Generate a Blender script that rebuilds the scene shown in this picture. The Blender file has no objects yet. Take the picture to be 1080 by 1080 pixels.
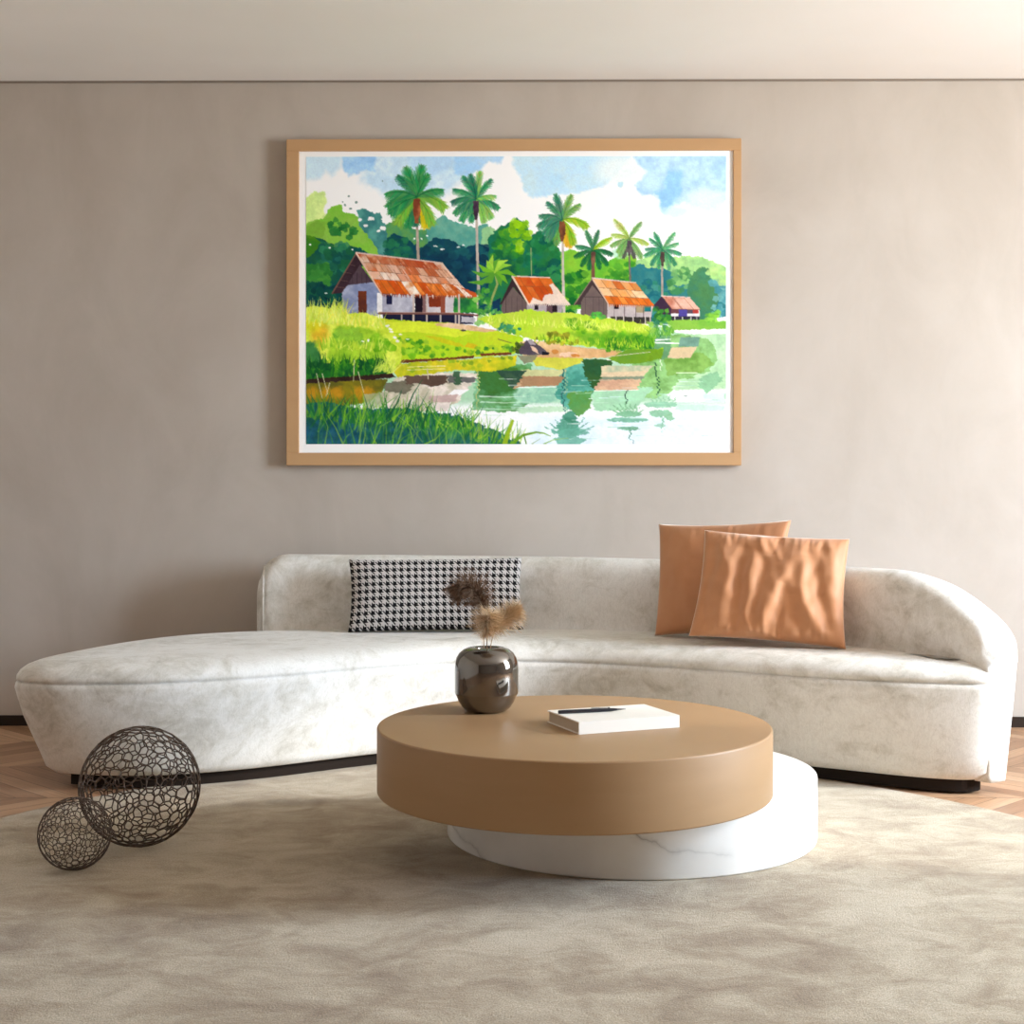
import bpy, bmesh, math, random
import numpy as np
from mathutils import Vector, Matrix, Quaternion, noise as mnoise
from mathutils.geometry import tessellate_polygon
from mathutils.bvhtree import BVHTree

random.seed(7)
rng = np.random.default_rng(11)
scene = bpy.context.scene
COL = scene.collection

# ------------------------------------------------------------------ camera
EYE = 1.05                       # lens height above the rug
FOC = 1545.0                     # focal length in pixels of a 1080 frame
cam_data = bpy.data.cameras.new('camera')
cam_data.sensor_width = 36.0
cam_data.lens = FOC / 1080.0 * 36.0
cam_data.shift_y = -35.0 / 1080.0     # lens shift keeps the verticals upright
cam_data.clip_start = 0.05
cam = bpy.data.objects.new('camera', cam_data)
cam.location = (0, 0, EYE)
cam.rotation_euler = (math.pi / 2, 0, 0)
COL.objects.link(cam)
scene.camera = cam

# ------------------------------------------------------------------ helpers
def lin(r, g, b, k=1.0):
    def f(c):
        c = c / 255.0
        return c / 12.92 if c <= 0.04045 else ((c + 0.055) / 1.055) ** 2.4
    return (f(r) * k, f(g) * k, f(b) * k, 1.0)

def tag(o, label, cat, group=None):
    o['label'] = label
    o['category'] = cat
    if group:
        o['group'] = group
    return o

def empty(name, loc, label, cat, group=None, rot=(0, 0, 0)):
    o = bpy.data.objects.new(name, None)
    o.empty_display_size = 0.1
    COL.objects.link(o)
    o.location = loc
    o.rotation_euler = rot
    return tag(o, label, cat, group)

def link(name, mesh, mat, parent=None, smooth=True):
    o = bpy.data.objects.new(name, mesh)
    COL.objects.link(o)
    if mat is not None:
        mesh.materials.append(mat)
    if smooth:
        mesh.polygons.foreach_set('use_smooth', [True] * len(mesh.polygons))
    if parent is not None:
        o.parent = parent
    return o

def mesh_from(verts, faces, name='m'):
    m = bpy.data.meshes.new(name)
    m.from_pydata([tuple(v) for v in verts], [], faces)
    m.update()
    return m

def bm_obj(name, bm, mat, parent=None, smooth=True):
    bmesh.ops.recalc_face_normals(bm, faces=bm.faces)
    m = bpy.data.meshes.new(name)
    bm.to_mesh(m)
    bm.free()
    return link(name, m, mat, parent, smooth)

def fix_normals(o):
    bm = bmesh.new()
    bm.from_mesh(o.data)
    bmesh.ops.recalc_face_normals(bm, faces=bm.faces)
    bm.to_mesh(o.data)
    bm.free()

def sharp_by_angle(o, deg=35):
    m = o.data
    m.polygons.foreach_set('use_smooth', [True] * len(m.polygons))
    bm = bmesh.new()
    bm.from_mesh(m)
    for e in bm.edges:
        if len(e.link_faces) == 2 and e.calc_face_angle(0) > math.radians(deg):
            e.smooth = False
    bm.to_mesh(m)
    bm.free()

def structure(o):
    o['kind'] = 'structure'
    return o

def add_box(bm, x0, x1, y0, y1, z0, z1):
    vs = [bm.verts.new((x, y, z)) for z in (z0, z1) for y in (y0, y1) for x in (x0, x1)]
    for f in ((0, 2, 3, 1), (4, 5, 7, 6), (0, 1, 5, 4), (2, 6, 7, 3), (0, 4, 6, 2), (1, 3, 7, 5)):
        bm.faces.new([vs[i] for i in f])
    return vs

def catmull(pts, closed, per=12):
    P = [np.array(p, float) for p in pts]
    n = len(P)
    out = []
    rngi = range(n) if closed else range(n - 1)
    for i in rngi:
        if closed:
            a, b, c, d = P[(i - 1) % n], P[i], P[(i + 1) % n], P[(i + 2) % n]
        else:
            b, c = P[i], P[i + 1]
            a = P[i - 1] if i > 0 else 2 * b - c
            d = P[i + 2] if i + 2 < n else 2 * c - b
        # centripetal weighting keeps uneven spacing smooth
        t0 = 0.0
        t1 = t0 + max(1e-6, np.linalg.norm(b - a)) ** 0.5
        t2 = t1 + max(1e-6, np.linalg.norm(c - b)) ** 0.5
        t3 = t2 + max(1e-6, np.linalg.norm(d - c)) ** 0.5
        for k in range(per):
            t = t1 + (t2 - t1) * k / per
            A1 = (t1 - t) / (t1 - t0) * a + (t - t0) / (t1 - t0) * b
            A2 = (t2 - t) / (t2 - t1) * b + (t - t1) / (t2 - t1) * c
            A3 = (t3 - t) / (t3 - t2) * c + (t - t2) / (t3 - t2) * d
            B1 = (t2 - t) / (t2 - t0) * A1 + (t - t0) / (t2 - t0) * A2
            B2 = (t3 - t) / (t3 - t1) * A2 + (t - t1) / (t3 - t1) * A3
            out.append((t2 - t) / (t2 - t1) * B1 + (t - t1) / (t2 - t1) * B2)
    if not closed:
        out.append(P[-1])
    return np.array(out)

def resample(P, n, closed):
    Q = np.vstack([P, P[:1]]) if closed else P
    d = np.r_[0, np.cumsum(np.linalg.norm(np.diff(Q, axis=0), axis=1))]
    t = np.linspace(0, d[-1], n, endpoint=not closed)
    return np.stack([np.interp(t, d, Q[:, k]) for k in range(Q.shape[1])], 1), d[-1]

def lathe(profile, seg=96):
    """profile: list of (r, z); a first or last r of 0 closes the end"""
    verts, faces, rows = [], [], []
    for r, z in profile:
        if r < 1e-6:
            rows.append([len(verts)])
            verts.append((0, 0, z))
        else:
            rows.append(list(range(len(verts), len(verts) + seg)))
            for k in range(seg):
                a = 2 * math.pi * k / seg
                verts.append((r * math.cos(a), r * math.sin(a), z))
    for A, B in zip(rows, rows[1:]):
        for k in range(seg):
            k2 = (k + 1) % seg
            if len(A) == 1:
                faces.append((A[0], B[k2], B[k]))
            elif len(B) == 1:
                faces.append((A[k], A[k2], B[0]))
            else:
                faces.append((A[k], A[k2], B[k2], B[k]))
    return mesh_from(verts, faces)

def tube_rings(path, radii, seg=8, closed=False):
    path = [Vector(p) for p in path]
    n = len(path)
    verts, faces = [], []
    up = Vector((0, 0, 1))
    prev = None
    for i, p in enumerate(path):
        if closed:
            t = (path[(i + 1) % n] - path[i - 1]).normalized()
        else:
            t = (path[min(i + 1, n - 1)] - path[max(i - 1, 0)]).normalized()
        if prev is None:
            a = t.cross(up)
            if a.length < 1e-3:
                a = t.cross(Vector((1, 0, 0)))
        else:
            a = prev - t * prev.dot(t)
        a.normalize()
        prev = a
        b = t.cross(a)
        r = radii[i] if hasattr(radii, '__len__') else radii
        for k in range(seg):
            w = 2 * math.pi * k / seg
            verts.append(p + a * (r * math.cos(w)) + b * (r * math.sin(w)))
    m = n if closed else n - 1
    for i in range(m):
        j = (i + 1) % n
        for k in range(seg):
            k2 = (k + 1) % seg
            faces.append((i * seg + k, i * seg + k2, j * seg + k2, j * seg + k))
    if not closed:
        faces.append(tuple(range(seg))[::-1])
        faces.append(tuple((n - 1) * seg + k for k in range(seg)))
    return verts, faces

def tube(name, path, radii, mat, parent=None, seg=8, closed=False):
    v, f = tube_rings(path, radii, seg, closed)
    return link(name, mesh_from(v, f), mat, parent)

# ------------------------------------------------------------------ materials
class NT:
    """tiny node tree writer"""
    def __init__(self, name):
        self.m = bpy.data.materials.new(name)
        self.m.use_nodes = True
        self.t = self.m.node_tree
        self.b = self.t.nodes['Principled BSDF']
    def n(self, typ, **kw):
        nd = self.t.nodes.new(typ)
        for k, v in kw.items():
            setattr(nd, k, v)
        return nd
    def s(self, sock, val):
        if hasattr(val, 'is_output') or isinstance(val, bpy.types.NodeSocket):
            self.t.links.new(val, sock)
        else:
            sock.default_value = val
    def coord(self, out='Object'):
        if not hasattr(self, '_tc'):
            self._tc = self.n('ShaderNodeTexCoord')
        return self._tc.outputs[out]
    def mapping(self, vec, scale=(1, 1, 1), rot=(0, 0, 0), loc=(0, 0, 0)):
        nd = self.n('ShaderNodeMapping')
        self.s(nd.inputs['Vector'], vec)
        nd.inputs['Scale'].default_value = scale
        nd.inputs['Rotation'].default_value = rot
        nd.inputs['Location'].default_value = loc
        return nd.outputs[0]
    def noise(self, vec, scale, detail=4, rough=0.55, dist=0.0):
        nd = self.n('ShaderNodeTexNoise')
        self.s(nd.inputs['Vector'], vec)
        nd.inputs['Scale'].default_value = scale
        nd.inputs['Detail'].default_value = detail
        nd.inputs['Roughness'].default_value = rough
        nd.inputs['Distortion'].default_value = dist
        return nd.outputs['Fac']
    def ramp(self, fac, stops, interp='LINEAR'):
        nd = self.n('ShaderNodeValToRGB')
        nd.color_ramp.interpolation = interp
        e = nd.color_ramp.elements
        while len(e) < len(stops):
            e.new(0.5)
        for el, (p, c) in zip(e, stops):
            el.position = p
            el.color = c if hasattr(c, '__len__') else (c, c, c, 1)
        self.s(nd.inputs[0], fac)
        return nd.outputs[0]
    def math(self, op, a, b=None, c=None, clamp=False):
        nd = self.n('ShaderNodeMath', operation=op, use_clamp=clamp)
        self.s(nd.inputs[0], a)
        if b is not None:
            self.s(nd.inputs[1], b)
        if c is not None:
            self.s(nd.inputs[2], c)
        return nd.outputs[0]
    def mix(self, fac, a, b, blend='MIX'):
        nd = self.n('ShaderNodeMix', data_type='RGBA', blend_type=blend)
        self.s(nd.inputs[0], fac)
        self.s(nd.inputs[6], a)
        self.s(nd.inputs[7], b)
        return nd.outputs[2]
    def bump(self, height, strength=0.3, dist=0.01, normal=None):
        nd = self.n('ShaderNodeBump')
        nd.inputs['Strength'].default_value = strength
        nd.inputs['Distance'].default_value = dist
        self.s(nd.inputs['Height'], height)
        if normal is not None:
            self.s(nd.inputs['Normal'], normal)
        return nd.outputs[0]
    def set(self, **kw):
        for k, v in kw.items():
            self.s(self.b.inputs[k], v)
        return self

def plain(name, color, rough=0.5, metallic=0.0, spec=0.5):
    t = NT(name)
    t.set(**{'Base Color': color, 'Roughness': rough, 'Metallic': metallic, 'Specular IOR Level': spec})
    return t.m

def mat_wall():
    t = NT('warm grey plaster')
    o = t.coord()
    a = t.noise(o, 1.1, 6, 0.6, 0.4)
    b = t.noise(t.mapping(o, (1.0, 1.0, 0.55)), 3.4, 5, 0.62, 0.8)
    f = t.math('ADD', t.math('MULTIPLY', a, 0.6), t.math('MULTIPLY', b, 0.4))
    c = t.ramp(f, [(0.30, WALL_A), (0.52, WALL_B), (0.72, WALL_C)])
    t.set(**{'Base Color': c, 'Roughness': 0.82, 'Specular IOR Level': 0.25})
    t.s(t.b.inputs['Normal'], t.bump(t.noise(o, 26, 5), 0.06, 0.004))
    return t.m

def mat_ceiling():
    t = NT('off white ceiling paint')
    c = t.ramp(t.noise(t.coord(), 1.4, 3), [(0.3, CEIL_A), (0.7, CEIL_B)])
    t.set(**{'Base Color': c, 'Roughness': 0.9, 'Specular IOR Level': 0.2})
    return t.m

def mat_parquet():
    t = NT('chevron oak parquet')
    sx = t.n('ShaderNodeSeparateXYZ')
    t.s(sx.inputs[0], t.mapping(t.coord(), (1, 1, 1), (0, 0, math.radians(90)), (0.18, 0.33, 0)))
    x, y = sx.outputs[0], sx.outputs[1]
    W, B = 0.52, 0.105
    cx = t.math('DIVIDE', x, W)
    col = t.math('FLOOR', cx)
    fx = t.math('SUBTRACT', cx, col)
    par = t.math('MODULO', t.math('ABSOLUTE', col), 2.0)
    sgn = t.math('SUBTRACT', t.math('MULTIPLY', par, 2.0), 1.0)
    run = t.math('MULTIPLY', t.math('MULTIPLY', t.math('SUBTRACT', fx, 0.5), W), sgn)
    v = t.math('DIVIDE', t.math('ADD', y, run), B)
    row = t.math('FLOOR', v)
    fv = t.math('SUBTRACT', v, row)
    idv = t.n('ShaderNodeCombineXYZ')
    t.s(idv.inputs[0], row)
    t.s(idv.inputs[1], col)
    wn = t.n('ShaderNodeTexWhiteNoise', noise_dimensions='3D')
    t.s(wn.inputs['Vector'], idv.outputs[0])
    base = t.ramp(wn.outputs['Value'], [(0.0, FLOOR_A), (0.5, FLOOR_B), (1.0, FLOOR_C)])
    gv = t.n('ShaderNodeCombineXYZ')
    t.s(gv.inputs[0], t.math('ADD', t.math('MULTIPLY', x, 2.2), wn.outputs['Value']))
    t.s(gv.inputs[1], t.math('MULTIPLY', v, 3.2))
    t.s(gv.inputs[2], t.math('MULTIPLY', wn.outputs['Value'], 20.0))
    grain = t.noise(gv.outputs[0], 3.0, 6, 0.65, 0.6)
    g = t.ramp(grain, [(0.3, (0.72, 0.68, 0.64, 1)), (0.7, (1.08, 1.06, 1.04, 1))])
    c = t.mix(1.0, base, g, 'MULTIPLY')
    e1 = t.math('LESS_THAN', t.math('MINIMUM', fv, t.math('SUBTRACT', 1.0, fv)), 0.022)
    e2 = t.math('LESS_THAN', t.math('MINIMUM', fx, t.math('SUBTRACT', 1.0, fx)), 0.005)
    edge = t.math('MAXIMUM', e1, e2)
    c = t.mix(t.math('MULTIPLY', edge, 0.75), c, lin(70, 48, 36))
    t.set(**{'Base Color': c, 'Roughness': 0.42, 'Specular IOR Level': 0.4})
    t.s(t.b.inputs['Normal'], t.bump(t.math('SUBTRACT', grain, edge), 0.12, 0.002))
    return t.m

def mat_rug():
    t = NT('mottled short pile rug')
    o = t.coord()
    big = t.noise(t.mapping(o, (1.0, 1.3, 1.0), (0, 0, 0.1)), 1.7, 6, 0.62, 0.7)
    mid = t.noise(t.mapping(o, (1.0, 1.25, 1.0), (0, 0, -0.15), (3, 1, 0)), 6.0, 7, 0.68, 0.7)
    f = t.math('ADD', t.math('MULTIPLY', big, 0.5), t.math('MULTIPLY', mid, 0.5))
    c = t.ramp(f, [(0.36, RUG_A), (0.47, RUG_B), (0.56, RUG_C), (0.70, RUG_D)])
    fine = t.noise(o, 230, 3, 0.7)
    c = t.mix(1.0, c, t.ramp(fine, [(0.32, (0.62, 0.61, 0.59, 1)), (0.68, (1.25, 1.25, 1.25, 1))]), 'MULTIPLY')
    t.set(**{'Base Color': c, 'Roughness': 0.95, 'Specular IOR Level': 0.1, 'Sheen Weight': 0.25, 'Sheen Roughness': 0.5})
    h = t.math('ADD', t.math('MULTIPLY', fine, 0.7), t.math('MULTIPLY', t.noise(o, 60, 4), 0.6))
    t.s(t.b.inputs['Normal'], t.bump(h, 0.55, 0.008))
    return t.m

def mat_velvet():
    t = NT('ivory crushed velvet')
    o = t.coord()
    big = t.noise(t.mapping(o, (1.0, 1.0, 1.35)), 2.3, 7, 0.66, 0.7)
    mid = t.noise(t.mapping(o, (1.0, 1.0, 1.2), (0.3, 0.2, 0.4), (4, 2, 1)), 8.5, 8, 0.72, 1.1)
    f = t.math('ADD', t.math('MULTIPLY', big, 0.55), t.math('MULTIPLY', mid, 0.45))
    c = t.ramp(f, [(0.36, SOFA_A), (0.45, SOFA_B), (0.52, SOFA_C), (0.60, SOFA_D)])
    fib = t.noise(t.mapping(o, (1, 1, 0.45)), 95, 5, 0.75, 1.5)
    c = t.mix(1.0, c, t.ramp(fib, [(0.28, (0.86, 0.855, 0.84, 1)), (0.58, (1.03, 1.03, 1.03, 1))]), 'MULTIPLY')
    t.set(**{'Base Color': c, 'Roughness': 0.88, 'Specular IOR Level': 0.15, 'Sheen Weight': 0.12, 'Sheen Roughness': 0.35})
    t.s(t.b.inputs['Normal'], t.bump(fib, 0.22, 0.004))
    return t.m

def mat_tan(name, color, dark):
    t = NT(name)
    o = t.coord()
    g = t.noise(t.mapping(o, (1, 1, 6)), 3.0, 5, 0.5)
    c = t.ramp(g, [(0.3, dark), (0.7, color)])
    t.set(**{'Base Color': c, 'Roughness': 0.48, 'Specular IOR Level': 0.4})
    return t.m

def mat_marble():
    t = NT('white marble with grey veins')
    o = t.coord()
    warp = t.noise(o, 3.2, 6, 0.6)
    warp2 = t.noise(t.mapping(o, (1, 1, 1), (0, 0, 0), (5, 3, 2)), 1.4, 4, 0.5)
    sx = t.n('ShaderNodeSeparateXYZ')
    t.s(sx.inputs[0], t.mapping(o, (1, 1, 1), (0, 0, 0.35)))
    def veins(ax, az, amp, freq, off, w):
        v = t.math('ADD', t.math('MULTIPLY', sx.outputs[0], ax), t.math('MULTIPLY', sx.outputs[2], az))
        v = t.math('ADD', v, t.math('MULTIPLY', warp, amp))
        v = t.math('ADD', v, t.math('MULTIPLY', warp2, amp * 1.5))
        fr = t.math('FRACT', t.math('ADD', t.math('MULTIPLY', v, freq), off))
        d = t.math('ABSOLUTE', t.math('SUBTRACT', fr, 0.5))
        return t.ramp(d, [(0.0, 1.0), (w, 0.5), (w * 4, 0.14), (w * 12, 0.0)])
    v1 = veins(0.9, 1.9, 0.30, 1.5, 0.30, 0.008)
    v2 = veins(0.6, -2.4, 0.34, 1.1, 0.75, 0.006)
    patch = t.ramp(t.noise(t.mapping(o, (1, 1, 1), (0, 0, 0), (1.4, 0.2, 0)), 2.2, 3), [(0.44, 0.0), (0.60, 1.0)])
    k = t.math('MULTIPLY', t.math('MAXIMUM', v1, t.math('MULTIPLY', v2, 0.7)), patch)
    cloud = t.ramp(t.noise(o, 3.5, 5), [(0.3, lin(232, 229, 224)), (0.7, lin(245, 244, 241))])
    c = t.mix(t.math('MULTIPLY', k, 0.85), cloud, lin(120, 114, 108))
    t.set(**{'Base Color': c, 'Roughness': 0.22, 'Specular IOR Level': 0.45})
    return t.m

def mat_satin(name, a, b):
    t = NT(name)
    o = t.coord()
    c = t.ramp(t.noise(o, 9, 4), [(0.3, a), (0.7, b)])
    t.set(**{'Base Color': c, 'Roughness': 0.55, 'Specular IOR Level': 0.35, 'Sheen Weight': 0.8, 'Sheen Roughness': 0.45, 'Sheen Tint': (1.0, 0.93, 0.84, 1)})
    t.s(t.b.inputs['Normal'], t.bump(t.noise(o, 420, 2), 0.05, 0.001))
    return t.m

def mat_houndstooth(nx, ny):
    t = NT('black and white houndstooth')
    sx = t.n('ShaderNodeSeparateXYZ')
    t.s(sx.inputs[0], t.coord('UV'))
    u = t.math('MULTIPLY', sx.outputs[0], float(nx))
    v = t.math('MULTIPLY', sx.outputs[1], float(ny))
    du = t.math('LESS_THAN', t.math('FRACT', u), 0.5)
    dv = t.math('LESS_THAN', t.math('FRACT', v), 0.5)
    tw = t.math('LESS_THAN', t.math('FRACT', t.math('MULTIPLY', t.math('ADD', u, v), 2.0)), 0.5)
    both = t.math('MULTIPLY', du, dv)
    one = t.math('ABSOLUTE', t.math('SUBTRACT', du, dv))
    d = t.math('ADD', both, t.math('MULTIPLY', one, t.math('MULTIPLY', tw, 0.92)), clamp=True)
    weave = t.noise(t.coord('UV'), 320, 2)
    light = t.ramp(weave, [(0.3, lin(178, 173, 170)), (0.7, lin(214, 210, 207))])
    c = t.mix(d, light, lin(22, 20, 22))
    t.set(**{'Base Color': c, 'Roughness': 0.9, 'Specular IOR Level': 0.15})
    t.s(t.b.inputs['Normal'], t.bump(weave, 0.25, 0.002))
    return t.m

def mat_smoke():
    t = NT('smoky mirrored glass')
    o = t.coord()
    c = t.ramp(t.noise(t.mapping(o, (1, 1, 0.4)), 5, 2), [(0.3, lin(110, 106, 101)), (0.7, lin(134, 129, 123))])
    t.set(**{'Base Color': c, 'Roughness': 0.07, 'Metallic': 0.92, 'Coat Weight': 0.4, 'Coat Roughness': 0.03})
    return t.m

def mat_hair(name, a, b):
    t = NT(name)
    c = t.ramp(t.noise(t.coord(), 60, 3), [(0.3, a), (0.7, b)])
    t.set(**{'Base Color': c, 'Roughness': 0.8, 'Specular IOR Level': 0.2})
    return t.m
# ------------------------------------------------------------------ palette (surface colours)
WALL_A, WALL_B, WALL_C = lin(171, 160, 148), lin(182, 172, 161), lin(190, 181, 171)
CEIL_A, CEIL_B = lin(238, 236, 233), lin(242, 240, 238)
FLOOR_A, FLOOR_B, FLOOR_C = lin(152, 116, 88), lin(178, 141, 110), lin(199, 164, 132)
RUG_A, RUG_B, RUG_C, RUG_D = lin(133, 112, 87), lin(162, 145, 119), lin(183, 169, 145), lin(198, 186, 164)
SOFA_A, SOFA_B, SOFA_C, SOFA_D = lin(188, 182, 171), lin(213, 209, 201), lin(227, 224, 219), lin(230, 228, 223)
# ------------------------------------------------------------------ the watercolour, as pigment laid down stroke by stroke
class Sheet:
    """a sheet of paper painted in its own millimetre-like units (u 322.6..765.5, v 165..468.4)"""
    U0, V0, U1, V1 = 322.6, 165.0, 765.5, 468.4
    def __init__(self, w=640, h=438, ss=2):
        self.ss, self.w, self.h = ss, w, h
        self.W, self.H = w * ss, h * ss
        self.k = self.W / (self.U1 - self.U0)
        self.a = np.full((self.H, self.W, 3), 0.995, np.float32)
        self.r = np.random.default_rng(21)
        self.n1, self.n2 = self.field(2.2), self.field(2.2)      # edge wobble
        self.m1, self.m2 = self.field(9), self.field(9)
        self.t1, self.t2, self.t3 = self.field(14), self.field(4), self.field(30)
        self.g = self.field(1.0)
    def field(self, cell):
        """smooth value noise in -1..1, features about `cell` units across"""
        out = np.zeros((self.H, self.W), np.float32)
        amp = 1.0
        for o in range(3):
            c = max(cell / (2 ** o) * self.k, 2.0)
            gh, gw = int(self.H / c) + 3, int(self.W / c) + 3
            g = self.r.uniform(-1, 1, (gh, gw)).astype(np.float32)
            y, x = np.arange(self.H) / c, np.arange(self.W) / c
            iy, ix = y.astype(int), x.astype(int)
            fy, fx = y - iy, x - ix
            fy, fx = (fy * fy * (3 - 2 * fy))[:, None], (fx * fx * (3 - 2 * fx))[None]
            a, b = g[iy][:, ix], g[iy][:, ix + 1]
            d, e = g[iy + 1][:, ix], g[iy + 1][:, ix + 1]
            out += amp * ((a * (1 - fx) + b * fx) * (1 - fy) + (d * (1 - fx) + e * fx) * fy)
            amp *= 0.5
        return out / 1.5
    def box(self, u0, v0, u1, v1, pad=3):
        x0 = max(0, int((u0 - pad - self.U0) * self.k)); x1 = min(self.W, int((u1 + pad - self.U0) * self.k) + 1)
        y0 = max(0, int((v0 - pad - self.V0) * self.k)); y1 = min(self.H, int((v1 + pad - self.V0) * self.k) + 1)
        if x1 <= x0 or y1 <= y0:
            return None
        s = (slice(y0, y1), slice(x0, x1))
        U = self.U0 + (np.arange(x0, x1) + 0.5) / self.k
        V = self.V0 + (np.arange(y0, y1) + 0.5) / self.k
        return s, U[None, :] + np.zeros((y1 - y0, 1)), V[:, None] + np.zeros((1, x1 - x0))
    def lay(self, s, m, col, alpha=1.0, var=0.10, col2=None, gran=0.04):
        """col2 lets a second pigment bleed in"""
        c = np.array(col, np.float32) / 255.0
        c = np.broadcast_to(c, m.shape + (3,))
        if col2 is not None:
            f = np.clip(0.5 + 1.1 * self.t1[s] + 0.5 * self.t2[s], 0, 1)[..., None]
            c = c * (1 - f) + np.array(col2, np.float32) / 255.0 * f
        c = c * (1 + var * (0.6 * self.t1[s] + 0.6 * self.t2[s]) + gran * self.g[s])[..., None]
        w = (m * alpha)[..., None]
        self.a[s] = np.clip(self.a[s] * (1 - w) + c * w, 0, 1)
    def poly(self, P, col, rough=0.7, alpha=1.0, var=0.10, col2=None, big=0.0, soft=0.0):
        P = np.array(P, float)
        b = self.box(P[:, 0].min(), P[:, 1].min(), P[:, 0].max(), P[:, 1].max(), 3 + rough + big * 2 + soft)
        if b is None:
            return
        s, U, V = b
        U = U + rough * self.n1[s] + big * self.m1[s]
        V = V + rough * self.n2[s] + big * self.m2[s]
        m = np.zeros(U.shape, bool)
        dist = np.full(U.shape, 1e9) if soft else None
        for (x0, y0), (x1, y1) in zip(P, np.roll(P, -1, 0)):
            if y0 != y1:
                c = ((y0 > V) != (y1 > V)) & (U < (x1 - x0) * (V - y0) / (y1 - y0) + x0)
                m ^= c
            if soft:
                d2 = (x1 - x0) ** 2 + (y1 - y0) ** 2 + 1e-9
                k = np.clip(((U - x0) * (x1 - x0) + (V - y0) * (y1 - y0)) / d2, 0, 1)
                dist = np.minimum(dist, np.hypot(U - x0 - k * (x1 - x0), V - y0 - k * (y1 - y0)))
        mm = m.astype(np.float32)
        if soft:
            mm = np.clip(0.5 + np.where(m, dist, -dist) / (2 * soft), 0, 1).astype(np.float32)
            mm = mm * mm * (3 - 2 * mm)
        self.lay(s, mm, col, alpha, var, col2)
    def blob(self, u, v, ru, rv, col, rough=0.9, alpha=1.0, var=0.1, col2=None, soft=0.0, big=0.0):
        b = self.box(u - ru, v - rv, u + ru, v + rv, 3 + rough + big * 2 + soft * 1.5)
        if b is None:
            return
        s, U, V = b
        U = U + rough * self.n1[s] + big * self.m1[s]
        V = V + rough * self.n2[s] + big * self.m2[s]
        q = np.sqrt(((U - u) / ru) ** 2 + ((V - v) / rv) ** 2)
        if soft:
            m = np.clip(0.5 + (1 - q) * min(ru, rv) / (2 * soft), 0, 1)
            m = m * m * (3 - 2 * m)
        else:
            m = (q < 1)
        self.lay(s, m.astype(np.float32), col, alpha, var, col2)
    def line(self, P, w0, w1, col, alpha=1.0, var=0.08):
        P = np.array(P, float)
        wm = max(w0, w1)
        b = self.box(P[:, 0].min(), P[:, 1].min(), P[:, 0].max(), P[:, 1].max(), wm + 1)
        if b is None:
            return
        s, U, V = b
        m = np.zeros(U.shape, bool)
        n = len(P) - 1
        for i in range(n):
            (x0, y0), (x1, y1) = P[i], P[i + 1]
            d2 = (x1 - x0) ** 2 + (y1 - y0) ** 2 + 1e-9
            k = np.clip(((U - x0) * (x1 - x0) + (V - y0) * (y1 - y0)) / d2, 0, 1)
            d = np.hypot(U - x0 - k * (x1 - x0), V - y0 - k * (y1 - y0))
            t = (i + k) / n
            m |= d < 0.5 * (w0 + (w1 - w0) * t)
        self.lay(s, m.astype(np.float32), col, alpha, var)
    # -- motifs
    def leaves(self, P, cols, n, r0, r1, rim=True, alpha=1.0):
        """dabs scattered inside a polygon: a clump of foliage"""
        P = np.array(P, float)
        lo, hi = P.min(0), P.max(0)
        k = 0
        while k < n:
            p = self.r.uniform(lo, hi)
            c = False
            for (x0, y0), (x1, y1) in zip(P, np.roll(P, -1, 0)):
                if (y0 > p[1]) != (y1 > p[1]) and p[0] < (x1 - x0) * (p[1] - y0) / (y1 - y0) + x0:
                    c = not c
            k += 1
            if not c:
                continue
            r = self.r.uniform(r0, r1)
            self.blob(p[0], p[1], r * self.r.uniform(0.9, 1.5), r, cols[self.r.integers(len(cols))], 1.2, alpha * self.r.uniform(0.55, 1.0), 0.12)
    def blades(self, P0, P1, n, L, lean, cols, w=1.2, alpha=1.0, spread=0.35, jit=1.5):
        """grass blades rising from the line P0-P1"""
        for _ in range(n):
            t = self.r.random()
            u = P0[0] + (P1[0] - P0[0]) * t + self.r.normal() * jit
            v = P0[1] + (P1[1] - P0[1]) * t + self.r.normal() * jit
            l = L * self.r.uniform(0.5, 1.15)
            a = lean + self.r.normal() * spread
            b = a + self.r.normal() * 0.25
            mid = (u + math.sin(a) * l * 0.5, v - math.cos(a) * l * 0.5)
            tip = (mid[0] + math.sin(b) * l * 0.5, mid[1] - math.cos(b) * l * 0.5)
            self.line([(u, v), mid, tip], w * self.r.uniform(0.7, 1.3), 0.15, cols[self.r.integers(len(cols))], alpha * self.r.uniform(0.6, 1.0))
    def frond(self, u, v, ang, L, droop, col, col2, w=1.0):
        """a palm frond: curved rib with hanging leaflets; ang in degrees, 0 right, 90 up"""
        a = math.radians(ang)
        pts = []
        x, y = u, v
        n = 16
        for i in range(n + 1):
            pts.append((x, y))
            x += math.cos(a) * L / n
            y -= math.sin(a) * L / n
            side = 1 if math.cos(a) >= 0 else -1
            a -= side * droop / n
        for i in range(1, n + 1):
            t = i / n
            px_, py_ = pts[i]
            dx, dy = pts[i][0] - pts[i - 1][0], pts[i][1] - pts[i - 1][1]
            l = math.hypot(dx, dy) + 1e-6
            dx, dy = dx / l, dy / l
            ll = L * 0.31 * w * (math.sin(math.pi * min(1, 0.15 + 0.80 * t)) ** 0.7) * self.r.uniform(0.8, 1.1)
            c = [p + (q - p) * np.clip(self.r.normal(0.45, 0.35), 0, 1) for p, q in zip(col, col2)]
            for sg in (1, -1):
                nx, ny = -dy * sg, dx * sg
                ex = px_ + (dx * 0.85 + nx * 0.50) * ll
                ey = py_ + (dy * 0.85 + ny * 0.50) * ll + 0.45 * ll * abs(dx)
                self.line([(px_, py_), (ex, ey)], 1.5 * w, 0.3, c, 0.95)
        self.line(pts, 1.1 * w, 0.4, [q * 0.85 for q in col], 0.9)
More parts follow.
